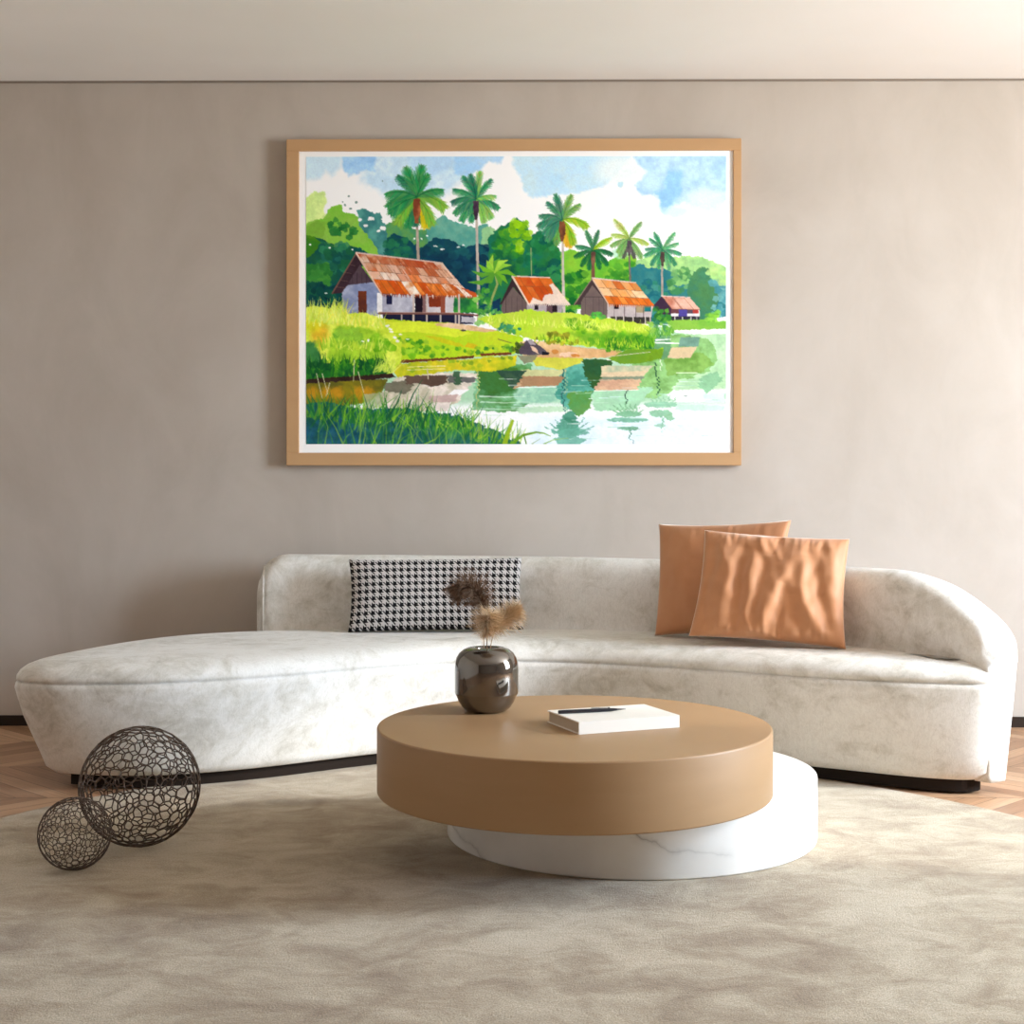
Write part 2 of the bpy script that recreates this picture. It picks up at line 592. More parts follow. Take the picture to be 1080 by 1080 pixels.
    def ripple(self, v0, v1, amp):
        """broken, sideways dragged edges of reflections in water"""
        y0, y1 = int((v0 - self.V0) * self.k), self.H if v1 > self.V1 else int((v1 - self.V0) * self.k)
        y, sh = y0, 0.0
        while y < y1:
            n = int(self.r.integers(2, 7))
            sh = 0.35 * sh + self.r.normal() * amp * self.k
            for q in range(y, min(y + n, y1)):
                self.a[q] = np.roll(self.a[q], int(sh), axis=0)
            y += n
    def finish(self):
        s = self.ss
        return self.a.reshape(self.h, s, self.w, s, 3).mean((1, 3)).astype(np.float64)

def paint():
    S = Sheet()
    P, B, Lf, Bl, Li = S.poly, S.blob, S.leaves, S.blades, S.line
    # sky washes
    P([(318, 160), (362, 160), (360, 176), (350, 186), (344, 180), (338, 188), (318, 191)], (206, 236, 254), 1, 0.9, 0.04, soft=4)
    P([(396, 160), (505, 160), (500, 182), (470, 205), (440, 212), (405, 206), (380, 190)], (196, 230, 254), 1.2, 0.9, 0.05, (214, 238, 254), big=3, soft=6)
    P([(430, 160), (480, 160), (478, 176), (458, 186), (432, 180)], (170, 212, 250), 1, 0.6, 0.05, big=3, soft=5)
    P([(361, 160), (397, 160), (396, 181), (388, 180), (376, 182), (368, 187), (362, 180)], (152, 204, 253), 1.4, 0.95, 0.07, (178, 220, 254), big=2, soft=2)
    P([(478, 160), (536, 160), (528, 172), (515, 171), (508, 180), (494, 186), (480, 184)], (184, 222, 252), 1.2, 0.9, 0.05, (160, 208, 248), big=1.5, soft=2)
    P([(541, 160), (668, 160), (655, 180), (640, 196), (610, 204), (575, 208), (560, 208), (553, 200), (549, 186), (542, 176)], (206, 238, 252), 1.4, 0.95, 0.05, (190, 228, 253), big=1.5, soft=2)
    B(655, 180, 26, 16, (240, 252, 254), 1, 0.9, 0.02, soft=8)
    B(588, 192, 8, 8, (178, 222, 250), 1.5, 0.5, 0.05, soft=4)
    B(655, 195, 3, 3, (180, 228, 244), 1, 0.7)
    P([(664, 160), (770, 160), (770, 212), (745, 224), (722, 214), (706, 224), (698, 224), (690, 210), (676, 206), (670, 196), (682, 184)], (176, 220, 254), 1.6, 0.95, 0.06, (196, 232, 254), big=2.5, soft=2.2)
    P([(704, 178), (720, 182), (719, 205), (706, 222), (694, 216), (688, 204), (700, 200)], (150, 206, 252), 1.6, 0.8, 0.06, big=2, soft=3)
    B(745, 216, 24, 16, (226, 245, 254), 1.4, 0.9, 0.03, soft=8)
    B(712, 224, 12, 6, (216, 244, 250), 1.6, 0.8, 0.03, soft=2)
    B(686, 214, 10, 9, (248, 254, 254), 1.6, 0.9, 0.02, soft=2)
    # far trees, left to right
    P([(318, 212), (330, 203), (342, 202), (345, 212), (342, 222), (346, 240), (318, 246)], (212, 242, 150), 1.4, 1, 0.06, (226, 246, 160), big=1, soft=1.2)
    P([(318, 240), (326, 234), (342, 230), (346, 222), (352, 217), (360, 216), (362, 224), (372, 225), (380, 232), (388, 244), (398, 254), (408, 262), (408, 300), (318, 305)], (146, 200, 78), 1.0, 1, 0.08, (124, 188, 60), big=0.8)
    P([(324, 238), (336, 232), (344, 234), (342, 248), (332, 258), (322, 256)], (120, 172, 56), 1.2, 0.7, 0.1)
    P([(376, 222), (386, 219), (394, 226), (400, 223), (404, 233), (412, 241), (424, 250), (436, 262), (436, 290), (404, 284), (398, 262), (388, 248), (380, 238)], (62, 132, 132), 1.2, 1, 0.12, (82, 150, 140), big=1.2)
    for u, v, r in ((392, 231, 2.2), (386, 238, 1.6), (404, 241, 2.0), (400, 244, 1.4), (380, 232, 1.5)):
        B(u, v, r * 1.5, r, (250, 252, 250), 1.2)
    Lf([(345, 232), (362, 232), (376, 246), (370, 252), (350, 246)], [(34, 112, 52), (44, 128, 56)], 34, 2.0, 4.0)
    P([(408, 236), (420, 232), (432, 240), (442, 244), (456, 240), (470, 252), (470, 290), (410, 290)], (108, 170, 84), 1.2, 1, 0.12, (70, 140, 96), big=1.5)
    P([(450, 236), (470, 228), (484, 236), (500, 240), (514, 236), (520, 250), (520, 290), (455, 290), (452, 260)], (120, 186, 164), 1.4, 1, 0.12, (80, 152, 140), big=1.5)
    P([(508, 242), (518, 238), (526, 246), (520, 262), (508, 262)], (150, 200, 140), 1.4, 0.9, 0.1, big=1)
    P([(408, 252), (416, 246), (430, 252), (442, 262), (460, 250), (476, 254), (490, 262), (506, 256), (520, 266), (526, 330), (470, 330), (408, 290)], (22, 84, 92), 1.3, 1, 0.22, (16, 62, 84), big=1.5)
    Lf([(408, 252), (430, 252), (440, 276), (410, 276)], [(24, 96, 84), (36, 116, 76), (18, 78, 76)], 60, 2.5, 5)
    Lf([(442, 262), (520, 258), (520, 320), (470, 310)], [(16, 62, 84), (22, 84, 92), (10, 46, 70), (30, 100, 100)], 120, 2, 5, alpha=0.8)
    P([(446, 270), (470, 262), (496, 276), (500, 312), (480, 300), (462, 276)], (12, 46, 74), 1.6, 0.55, 0.2, big=2, soft=4)
    for u, v in ((460, 260), (467, 263), (484, 261), (489, 259), (451, 249), (445, 252), (437, 252)):
        B(u, v, S.r.uniform(1, 2.4), S.r.uniform(0.6, 1.2), (244, 250, 246), 1.0)
    # middle greens
    P([(516, 250), (526, 240), (536, 236), (546, 230), (556, 238), (560, 250), (570, 243), (580, 252), (590, 262), (600, 300), (600, 335), (516, 335)], (48, 132, 62), 1.3, 1, 0.18, (24, 104, 80), big=1.6)
    Lf([(518, 246), (540, 240), (552, 262), (548, 290), (520, 290)], [(40, 128, 48), (60, 150, 50), (26, 104, 58), (90, 164, 40)], 80, 2, 4.5)
    Lf([(534, 236), (546, 229), (558, 236), (558, 256), (550, 270), (540, 252)], [(150, 204, 24), (128, 188, 20), (166, 214, 50), (104, 168, 24)], 60, 2, 4.5)
    Lf([(556, 252), (590, 252), (600, 320), (560, 320)], [(20, 100, 66), (30, 120, 64), (14, 84, 76), (50, 140, 80)], 100, 2.5, 5)
    P([(520, 272), (540, 268), (548, 290), (530, 300)], (18, 84, 70), 1.6, 0.6, 0.2, big=2, soft=4)
    P([(592, 266), (606, 264), (618, 270), (640, 276), (660, 266), (672, 272), (672, 310), (594, 330)], (146, 208, 60), 1.4, 1, 0.14, (100, 176, 50), big=1.6)
    Lf([(598, 290), (622, 285), (620, 318), (598, 334)], [(38, 124, 40), (56, 140, 40), (24, 104, 44), (110, 180, 50)], 70, 2, 4.5)
    Lf([(636, 284), (670, 276), (672, 302), (640, 300)], [(60, 146, 44), (84, 164, 50), (40, 124, 48)], 55, 2, 4.2)
    B(655, 268, 10, 5, (176, 226, 190), 1.4, 0.8, soft=2)
    # right hand trees
    P([(672, 276), (690, 268), (716, 272), (726, 270), (742, 272), (752, 276), (768, 284), (768, 340), (668, 340)], (160, 214, 140), 1.4, 1, 0.10, (180, 224, 140), big=1.4)
    P([(666, 284), (676, 279), (690, 284), (706, 286), (722, 292), (740, 296), (756, 300), (768, 306), (768, 342), (664, 342)], (62, 138, 138), 1.4, 1, 0.14, (36, 110, 122), big=1.8)
    Lf([(666, 300), (700, 292), (712, 330), (672, 330)], [(44, 124, 128), (30, 104, 118), (74, 150, 134), (50, 134, 100)], 70, 2, 5, alpha=0.8)
    Lf([(704, 290), (722, 284), (726, 308), (706, 308)], [(120, 184, 110), (150, 206, 120), (70, 140, 80)], 34, 2, 4.5)
    P([(728, 292), (738, 282), (748, 284), (752, 296), (758, 312), (754, 338), (728, 338), (724, 310)], (84, 142, 84), 1.4, 0.95, 0.14, (60, 120, 90), big=1.6)
    Lf([(752, 296), (766, 300), (766, 338), (752, 338)], [(90, 160, 168), (70, 142, 150), (120, 182, 180)], 34, 2, 4.5)
    Lf([(742, 276), (766, 284), (766, 300), (750, 296)], [(170, 216, 130), (188, 226, 140)], 22, 2, 4)
    # dark greens behind the big hut
    P([(318, 254), (334, 250), (344, 254), (350, 262), (360, 258), (372, 260), (382, 262), (390, 268), (372, 300), (366, 334), (318, 334)], (30, 98, 70), 1.2, 1, 0.2, (16, 74, 72), big=1.6)
    P([(318, 248), (330, 249), (340, 256), (330, 268), (318, 276)], (90, 150, 20), 1.2, 0.9, 0.15, (56, 124, 28))
    Lf([(336, 258), (372, 258), (366, 285), (340, 290)], [(36, 110, 96), (44, 124, 84), (28, 96, 62), (20, 80, 70)], 60, 2.5, 5)
    Lf([(322, 280), (346, 278), (348, 300), (322, 302)], [(74, 150, 56), (58, 136, 54), (44, 120, 50)], 44, 2, 4.5)
    Lf([(322, 300), (362, 300), (362, 328), (322, 328)], [(10, 62, 66), (14, 72, 62), (24, 92, 66), (8, 48, 56)], 60, 2.5, 5)
    for u, v in ((327, 258), (348, 261), (344, 309), (372, 263)):
        B(u, v, 1.2, 0.8, (240, 248, 240), 0.8)
    for u, v, r in ((368, 207, 1.0), (376, 213.5, 1.4), (364, 216, 1.2), (362, 213, 0.7), (370, 220, 1.2), (404, 191, 0.7)):
        B(u, v, r, r, (84, 118, 110), 0.5, 0.8)
    # trunks and palms
    def palm(u, v, tb, R, cols, trunk, nut, seed_angles, tw=2.4):
        Li([(u + 0.3, v + 2), ((u + tb[0]) / 2 - 0.4, (v + tb[1]) / 2), tb], tw, tw * 1.25, trunk, 1, 0.15)
        for ang, l, dr, ci in seed_angles:
            S.frond(u, v, ang, R * l, dr, cols[ci][0], cols[ci][1], R / 30.0 + 0.25)
        P([(u - R * .10, v + 2), (u + R * .10, v + 2), (u + R * .13, v + R * .45), (u + R * .04, v + R * .85), (u - R * .06, v + R * .85), (u - R * .13, v + R * .4)], nut[0], 0.8, 1, 0.2, nut[1])
    G1 = [((34, 128, 78), (80, 160, 80)), ((96, 168, 60), (150, 196, 60)), ((200, 190, 30), (226, 196, 20)), ((206, 128, 40), (226, 160, 60)), ((30, 104, 80), (60, 140, 90))]
    palm(440, 208, (441.5, 273), 33, G1, (178, 160, 146), ((140, 70, 44), (176, 104, 62)),
         [(-78, .8, .2, 3), (-120, 1.0, .5, 0), (-62, 1.0, .4, 2), (-100, .9, .3, 4), (-45, 1.0, .6, 1), (-140, 1.05, .5, 1), (170, 1.0, 1.0, 0), (12, 1.0, 1.2, 1), (190, 1.0, .8, 0), (150, 1.0, .9, 0), (35, .85, .7, 0), (118, .9, .5, 4), (105, 1.0, .2, 0), (86, 1.0, .2, 0), (72, .8, .3, 0)])
    G2 = [((40, 120, 90), (90, 166, 100)), ((110, 180, 80), (160, 206, 110)), ((30, 104, 84), (70, 146, 96))]
    palm(502.5, 210, (505.5, 314), 26, G2, (190, 178, 166), ((58, 40, 60), (84, 62, 80)),
         [(-110, .95, .3, 0), (-60, 1.0, .4, 1), (-135, 1.05, .4, 0), (-35, 1.0, .6, 1), (195, 1.05, .7, 0), (0, 1.0, .8, 0), (165, 1.0, .8, 2), (25, .8, .6, 1), (140, 1.0, .6, 0), (60, 1.0, .3, 0), (112, 1.05, .3, 0), (84, 1.1, .1, 1), (98, 1.0, .2, 2)])
    G3 = [((40, 116, 92), (90, 160, 110)), ((120, 180, 40), (176, 200, 40)), ((216, 158, 30), (230, 180, 60)), ((90, 150, 70), (130, 180, 100))]
    palm(593.5, 232, (595.5, 338), 27, G3, (200, 190, 180), ((96, 54, 40), (140, 86, 50)),
         [(-76, 1.0, .1, 2), (-68, 1.1, .2, 2), (-112, 1.0, .3, 3), (-50, 1.05, .6, 1), (-140, 1.0, .5, 0), (15, 1.05, 1.1, 1), (170, 1.0, .9, 0), (200, .9, .6, 0), (150, .9, .7, 0), (120, .9, .4, 0), (55, .9, .5, 3), (75, 1.0, .2, 3), (100, 1.0, .2, 0)])
    G4 = [((24, 96, 56), (50, 128, 66)), ((140, 190, 30), (180, 210, 50)), ((50, 120, 80), (90, 150, 100))]
    palm(626, 264, (626, 294), 21, G4, (120, 84, 66), ((92, 64, 56), (120, 84, 66)),
         [(-110, 1.0, .3, 0), (-60, 1.0, .4, 0), (-140, 1.0, .5, 0), (-30, 1.05, .6, 0), (10, 1.0, .8, 0), (180, 1.0, .7, 0), (150, .9, .6, 2), (105, 1.0, .2, 2), (80, 1.0, .2, 2), (48, 1.1, .5, 1)], 3.2)
    G5 = [((110, 160, 90), (150, 196, 110)), ((160, 190, 80), (196, 214, 120)), ((80, 84, 80), (110, 104, 96))]
    palm(664, 252, (665, 297), 21, G5, (120, 112, 100), ((84, 76, 82), (110, 100, 100)),
         [(-112, 1.0, .2, 2), (-70, 1.0, .2, 2), (-130, 1.0, .4, 0), (-50, 1.15, .3, 0), (185, 1.0, .6, 0), (5, 1.0, .8, 1), (150, .9, .6, 1), (120, 1.2, .3, 1), (62, 1.0, .3, 0), (215, .9, .5, 0)], 1.6)
    G6 = [((50, 132, 96), (100, 176, 120)), ((80, 160, 110), (130, 196, 130))]
    palm(699, 264, (698.8, 313), 20, G6, (170, 160, 146), ((84, 66, 62), (110, 84, 74)),
         [(-112, 1.0, .4, 0), (-60, 1.1, .4, 1), (-140, 1.0, .5, 0), (-35, 1.05, .5, 0), (5, 1.0, .6, 0), (180, 1.0, .6, 0), (160, .9, .6, 0), (35, .9, .4, 1), (60, 1.1, .2, 1), (110, 1.0, .2, 0), (130, .9, .3, 0)], 1.8)
    Li([(560.5, 262), (561, 291)], 1.0, 0.8, (150, 160, 110))
    # big hut
    P([(361, 304), (370, 298), (394, 296), (402, 310), (399, 333), (361, 333)], (132, 144, 182), 0.5, 1, 0.10, (160, 166, 190))
    P([(376, 266), (350, 310), (361, 309), (382, 279), (403, 311)], (58, 40, 48), 0.5, 1, 0.2)
    P([(380, 279), (366, 301), (394, 297.5)], (88, 70, 78), 0.4, 1, 0.15, (66, 50, 62))
    for x in (372, 377, 382, 387):
        Li([(x, 288), (x, 299)], 0.5, 0.5, (56, 42, 52))
    Li([(376, 267), (350.5, 309.5)], 1.1, 1.4, (120, 84, 72))
    for t in (.25, .45, .65, .82):
        Li([(376 - 25 * t, 269 + 41 * t), (379 - 18 * t, 270 + 41 * t)], 0.5, 0.5, (110, 80, 76))
    P([(378, 307), (387, 307), (387, 333), (378, 333)], (122, 58, 34), 0.4, 1, 0.2, (80, 40, 34))
    P([(398, 309), (403.5, 309), (403.5, 330), (398, 330)], (246, 244, 246), 0.3)
    P([(403.5, 308), (436, 309), (436, 330), (403.5, 330)], (172, 172, 192), 0.3, 1, 0.08, (196, 196, 208))
    P([(408, 311), (414, 311), (414, 321), (408, 321)], (32, 32, 66), 0.3)
    P([(438, 310), (447, 310), (447, 330), (438, 330)], (32, 20, 34), 0.3)
    P([(447, 310), (480, 312), (480, 330), (447, 330)], (206, 200, 206), 0.3, 1, 0.08)
    P([(446, 311), (449.5, 311), (449.5, 330), (446, 330)], (136, 100, 100), 0.3)
    P([(452.5, 313), (470, 313), (470, 324), (452.5, 324)], (134, 54, 30), 0.4, 1, 0.15)
    P([(465, 313), (470, 313), (470, 330), (465, 330)], (146, 76, 56), 0.3)
    P([(479, 312), (504, 314), (504, 330), (479, 330)], (34, 112, 66), 0.6, 1, 0.2, (58, 146, 52))
    P([(404, 331), (500, 331), (500, 342), (404, 342)], (28, 30, 56), 0.5, 1, 0.15)
    P([(487, 334), (502, 335), (502, 341), (487, 340)], (200, 196, 202), 0.8, 0.9)
    def roofpatch(A, Bp, C, D, rows, pal, seed):
        r = np.random.default_rng(seed)
        A, Bp, C, D = (np.array(q, float) for q in (A, Bp, C, D))
        f = lambda s, t: (A * (1 - s) + Bp * s) * (1 - t) + (D * (1 - s) + C * s) * t
        P([A, Bp, C, D], pal[0][0], 0.5, 1, 0.1)
        for (t0, t1, n), cols in zip(rows, pal):
            e = np.sort(np.r_[0, np.linspace(0, 1, n + 1)[1:-1] + r.normal(size=n - 1) * 0.18 / n, 1])
            for s0, s1 in zip(e, e[1:]):
                c = cols[r.integers(len(cols))]
                c2 = cols[r.integers(len(cols))]
                P([f(s0, t0), f(s1, t0), f(s1, t1), f(s0, t1)], c, 0.4, 1, 0.12, c2)
                Li([f(s0, t0), f(s0, t1)], 0.35, 0.5, (120, 66, 44), 0.6)
            Li([f(0, t1), f(1, t1)], 0.7, 0.7, (110, 66, 52), 0.75)
    tile = [(214, 160, 130), (226, 180, 156), (206, 140, 100), (196, 104, 62), (236, 212, 192), (220, 170, 140)]
    rust = [(222, 112, 34), (204, 84, 24), (186, 74, 26), (232, 140, 60), (240, 226, 212), (214, 100, 30)]
    roofpatch((376.5, 267), (467, 278), (499, 314), (403, 310), [(0, .22, 9), (.22, .44, 10), (.44, .64, 9), (.64, 1, 12)],
              [[(196, 104, 62), (214, 150, 112), (230, 200, 176), (176, 74, 40)], tile, [(226, 178, 150), (214, 150, 120), (222, 130, 74), (236, 216, 200)], rust], 4)
    P([(484, 303), (492, 305), (512, 313), (500, 314)], (192, 82, 34), 0.4, 1, 0.15)
    P([(478, 300), (484, 302), (500, 313.5), (494, 313.5)], (246, 232, 220), 0.4)
    for _ in range(70):
        t_, s_ = S.r.random() * .8, S.r.random()
        f_ = lambda s, t: (376.5 + 90.5 * s + t * (26.5 + 5.5 * s), 267 + 11 * s + t * (43 - 7 * s))
        Li([f_(s_, t_), f_(s_, min(1, t_ + S.r.uniform(.08, .3)))], .5, .3, [(150, 70, 36), (246, 232, 220), (186, 96, 56), (120, 60, 44)][S.r.integers(4)], .6)
    Li([(376, 266.5), (467, 277.5)], 1.6, 1.3, (214, 190, 178))
    Li([(376, 267), (403, 310.5)], 1.8, 1.4, (226, 192, 168))
    Li([(467, 278), (486, 303)], 1.2, 1.0, (232, 206, 186))
    for x in np.arange(404, 500, 2.2):
        Li([(x, 310 + (x - 404) * 0.03), (x + S.r.normal() * .5, 312 + (x - 404) * .03 + S.r.random() * 1.6)], 1.3, 0.4, [(196, 90, 40), (230, 210, 196), (150, 70, 40)][S.r.integers(3)])
    for x0, y1 in ((436.5, 342), (450.5, 342), (484.5, 341), (504, 343)):
        Li([(x0, 311), (x0, y1)], 1.9, 1.9, (206, 190, 180))
    for x0 in (424, 465, 481):
        Li([(x0, 332), (x0, 341)], 1.6, 1.6, (190, 180, 176))
    Li([(400, 330.6), (486, 331.2), (507, 333)], 2.2, 1.6, (122, 78, 70))
    Li([(400, 329.4), (486, 330)], 0.6, 0.6, (190, 150, 136))
    # second hut
    P([(541, 293), (527, 322), (532, 320), (542, 303), (557, 322)], (56, 40, 46), 0.4)
    P([(541, 303), (530, 320), (528, 336), (557, 336), (557, 320)], (118, 100, 96), 0.5, 1, 0.15, (96, 80, 80))
    for x in (534, 540, 546, 551):
        Li([(x, 314), (x, 334)], 0.4, 0.4, (74, 60, 60))
    P([(556, 320), (594, 321), (592, 336), (556, 336)], (176, 164, 170), 0.4, 1, 0.1)
    P([(564, 321), (568, 321), (568, 327), (564, 327)], (36, 26, 36), 0.3)
    P([(577, 321), (588, 321), (588, 334), (577, 334)], (96, 72, 80), 0.4)
    P([(583, 321), (588, 321), (588, 329), (583, 329)], (40, 28, 36), 0.3)
    roofpatch((541, 292), (580, 293), (602, 322), (558, 321), [(0, .35, 4), (.35, 1, 6)], [[(206, 84, 24), (222, 112, 40), (190, 70, 26)], [(208, 90, 26), (226, 130, 60), (200, 78, 24)]], 8)
    P([(559, 321), (563, 314), (572, 318), (575, 311), (584, 310), (580, 301), (584, 299), (602, 322)], (240, 222, 208), 0.9, 0.95, 0.06)
    Li([(541, 292), (558, 321)], 2.2, 1.6, (236, 210, 186))
    Li([(541, 291.5), (580, 293)], 1.4, 1.2, (224, 202, 190))
    for x in np.arange(559, 600, 2.0):
        Li([(x, 320.5), (x, 322.5 + S.r.random())], 1.2, 0.4, (214, 196, 184))
    # third hut
    P([(625, 294), (605, 322), (613, 322), (625, 304), (642, 322)], (70, 54, 56), 0.4)
    P([(625, 301), (613, 319), (613, 338), (641, 338), (641, 320)], (122, 106, 100), 0.5, 1, 0.14, (104, 88, 86))
    Li([(614, 313.5), (638, 313.5)], 0.7, 0.7, (74, 60, 62))
    for x in (618, 626, 632, 637):
        Li([(x, 314), (x, 336)], 0.4, 0.4, (80, 66, 66))
    P([(641, 321), (689, 323), (687, 336), (641, 335)], (196, 184, 184), 0.4, 1, 0.1)
    P([(648, 321), (653, 321), (653, 326), (648, 326)], (40, 26, 32), 0.3)
    P([(671, 323), (680, 323), (680, 330), (671, 330)], (168, 150, 116), 0.3)
    P([(680, 323), (687, 323), (687, 329), (680, 329)], (30, 110, 112), 0.3)
    for x in (648, 659, 671, 679):
        Li([(x, 322), (x, 335)], 0.5, 0.5, (90, 72, 76))
    P([(644, 334), (688, 335), (686, 342), (646, 341)], (60, 54, 50), 0.5)
    for x in (650, 658, 668, 681, 686):
        Li([(x, 334), (x, 342)], 1.0, 1.0, (214, 206, 198))
    roofpatch((625, 294), (671, 299), (691, 323), (642.5, 321), [(0, .36, 5), (.36, .68, 5), (.68, 1, 7)],
              [[(226, 150, 80), (236, 176, 120), (214, 112, 50)], [(238, 190, 140), (232, 160, 90), (244, 206, 160)], [(226, 120, 40), (234, 140, 60), (214, 104, 34)]], 12)
    Li([(625, 293.5), (671, 298.5)], 1.4, 1.1, (220, 200, 190))
    Li([(625, 294), (642, 321)], 1.6, 1.1, (216, 182, 156))
    Li([(625, 294), (606, 321.5)], 0.8, 1.0, (150, 126, 112))
    for x in np.arange(643, 691, 2.0):
        Li([(x, 321 + (x - 643) * .03), (x, 323 + (x - 643) * .03 + S.r.random())], 1.2, 0.4, (206, 106, 44))
    # far hut
    P([(698, 313), (690, 322), (694, 332), (710, 332), (710, 327)], (66, 44, 66), 0.4)
    P([(708, 326), (738, 326), (738, 336), (708, 336)], (236, 230, 232), 0.4)
    P([(708, 326), (717, 326), (717, 331), (708, 331)], (110, 64, 70), 0.3)
    P([(716, 326), (725, 326), (725, 334), (716, 334)], (82, 72, 156), 0.4, 1, 0.15)
    P([(725, 326), (731, 326), (731, 331), (725, 331)], (86, 72, 88), 0.3)
    P([(731, 326), (737, 326), (737, 331), (731, 331)], (184, 62, 56), 0.3)
    P([(707, 334), (738, 334), (738, 340), (707, 339)], (54, 50, 64), 0.4)
    for x in (712, 720, 729, 735):
        Li([(x, 335), (x, 340)], 0.9, 0.9, (216, 214, 210))
    roofpatch((698.5, 313), (728, 314.5), (739, 327), (709, 326.5), [(0, 1, 4)], [[(214, 150, 130), (226, 176, 156), (204, 128, 104)]], 3)
    Li([(698, 312.5), (728, 314)], 1.0, 0.9, (226, 206, 198))
    # banana plant
    Li([(523, 290), (525, 300), (519, 316), (516, 328)], 2.0, 2.6, (150, 166, 96))
    for a, l in ((95, 20), (70, 17), (120, 16), (150, 20), (25, 20), (-10, 24), (175, 24), (200, 30), (-40, 18), (-65, 16), (225, 16), (45, 20)):
        e = (522 + l * math.cos(math.radians(a)), 288 - l * math.sin(math.radians(a)) * .95)
        m = (522 + l * .55 * math.cos(math.radians(a + 14)), 288 - l * .62 * math.sin(math.radians(a + 14)))
        c = [(112, 180, 44), (140, 200, 60), (90, 160, 50), (166, 212, 70)][S.r.integers(4)]
        Li([(522, 288), m], 1.4, 5.2, c); Li([m, e], 5.2, 0.5, c)
    Lf([(498, 306), (514, 306), (518, 330), (504, 336)], [(60, 146, 50), (90, 170, 60), (40, 120, 60), (150, 206, 100)], 34, 1.5, 3)
    P([(520, 318), (528, 314), (528, 336), (520, 336)], (20, 54, 84), 0.8, 1, 0.2)
    Lf([(506, 322), (526, 326), (530, 340), (504, 342)], [(120, 196, 90), (160, 214, 120), (90, 170, 80)], 30, 1.5, 3)
    # water
    P([(318, 372), (420, 376), (560, 372), (690, 345), (770, 346), (770, 472), (318, 472)], (190, 226, 198), 0.5, 1, 0.05, (172, 214, 178))
    P([(318, 426), (770, 426), (770, 472), (318, 472)], (252, 254, 254), 1.0, 1, 0.02, soft=6)
    P([(560, 440), (770, 436), (770, 472), (560, 472)], (222, 241, 254), 1.0, 0.85, 0.03, (236, 248, 254), soft=8)
    P([(690, 352), (770, 350), (770, 412), (690, 412)], (176, 218, 170), 1.0, 1, 0.08, (196, 230, 186), soft=3)
    P([(700, 412), (770, 410), (770, 424), (712, 424)], (250, 253, 251), 1.2, 0.95, 0.02, soft=1.5)
    P([(712, 426), (766, 428), (766, 434), (714, 433)], (200, 232, 214), 1.4, 0.9, 0.05, soft=1)
    P([(742, 416), (768, 414), (768, 424), (744, 424)], (206, 234, 222), 1.4, 0.8, 0.05, soft=1)
    # reflected trees
    P([(668, 358), (700, 352), (738, 356), (752, 362), (756, 378), (748, 392), (730, 398), (716, 400), (708, 414), (694, 420), (676, 420), (664, 400)], (124, 176, 96), 1.2, 1, 0.12, (146, 196, 124), big=1.8)
    P([(700, 380), (742, 372), (752, 384), (738, 394), (704, 396)], (112, 160, 66), 1.4, 0.85, 0.1, (132, 176, 84), big=1)
    P([(738, 398), (756, 392), (762, 400), (752, 410), (746, 416), (736, 408)], (140, 194, 150), 1.2, 0.9, 0.08)
    P([(690, 352), (706, 354), (710, 372), (700, 380), (684, 376)], (98, 150, 110), 1.0, 0.8, 0.12)
    P([(500, 384), (560, 384), (566, 420), (552, 432), (530, 436), (500, 432)], (92, 156, 84), 1.2, 1, 0.14, (126, 184, 140), big=1.6)
    P([(504, 384), (546, 388), (544, 412), (522, 416), (504, 410)], (82, 136, 44), 1.2, 0.9, 0.14, (66, 118, 60), big=1)
    P([(540, 404), (600, 402), (600, 424), (546, 426)], (146, 204, 176), 1.2, 1, 0.08, (176, 220, 190), soft=1.5)
    P([(546, 430), (600, 428), (600, 434), (548, 436)], (190, 226, 190), 1.4, 0.9, 0.05, soft=1)
    P([(588, 384), (614, 384), (628, 412), (622, 424), (600, 432), (586, 416)], (74, 156, 138), 1.0, 1, 0.12, (98, 174, 156), big=0.8)
    P([(600, 414), (626, 412), (624, 430), (612, 440), (602, 432)], (104, 160, 66), 1.2, 0.95, 0.12, (84, 146, 76))
    P([(626, 412), (690, 408), (672, 432), (628, 434)], (168, 216, 178), 1.2, 1, 0.08)
    P([(504, 388), (540, 392), (546, 414), (520, 420), (504, 416)], (54, 110, 52), 1.2, 0.6, 0.16, big=1.5, soft=2)
    for v, a in ((418, .8), (424, .7), (431, .6)):
        Li([(508, v), (534, v + 1), (560, v)], 1.6, 0.5, (220, 240, 226), a)
    # reflected huts
    P([(424, 392), (506, 394), (494, 410), (484, 424), (470, 432), (430, 436), (404, 432), (396, 420)], (206, 198, 172), 1.0, 1, 0.10, (232, 220, 210))
    P([(404, 404), (436, 400), (436, 408), (428, 416), (404, 412)], (110, 106, 88), 1.2, 0.9, 0.12)
    P([(426, 396), (472, 396), (470, 405), (456, 408), (440, 404), (428, 406)], (112, 88, 76), 0.9, 1, 0.14, (86, 66, 56))
    P([(472, 396), (504, 399), (498, 403), (472, 404)], (92, 92, 92), 0.9, 0.9)
    P([(479, 392), (486, 392), (486, 406), (479, 406)], (64, 96, 70), 0.7)
    P([(478, 411), (494, 411), (488, 417), (474, 417)], (252, 250, 250), 0.6)
    P([(456, 418), (486, 416), (480, 424), (452, 424)], (200, 172, 166), 0.8)
    P([(455, 425), (478, 424), (474, 434), (454, 434)], (236, 224, 216), 0.8)
    P([(549, 390), (598, 390), (590, 398), (548, 398)], (206, 206, 150), 0.8, 1, 0.08)
    P([(548, 397), (596, 397), (588, 407), (543, 408)], (184, 140, 104), 0.8, 1, 0.1, (166, 130, 96))
    Li([(544, 409), (588, 408)], 0.9, 0.9, (252, 252, 248))
    P([(524, 391), (556, 391), (549, 400), (541, 411)], (52, 84, 68), 0.6, 1, 0.15, (70, 100, 70))
    P([(541, 411), (549, 401), (550, 408)], (200, 160, 120), 0.5)
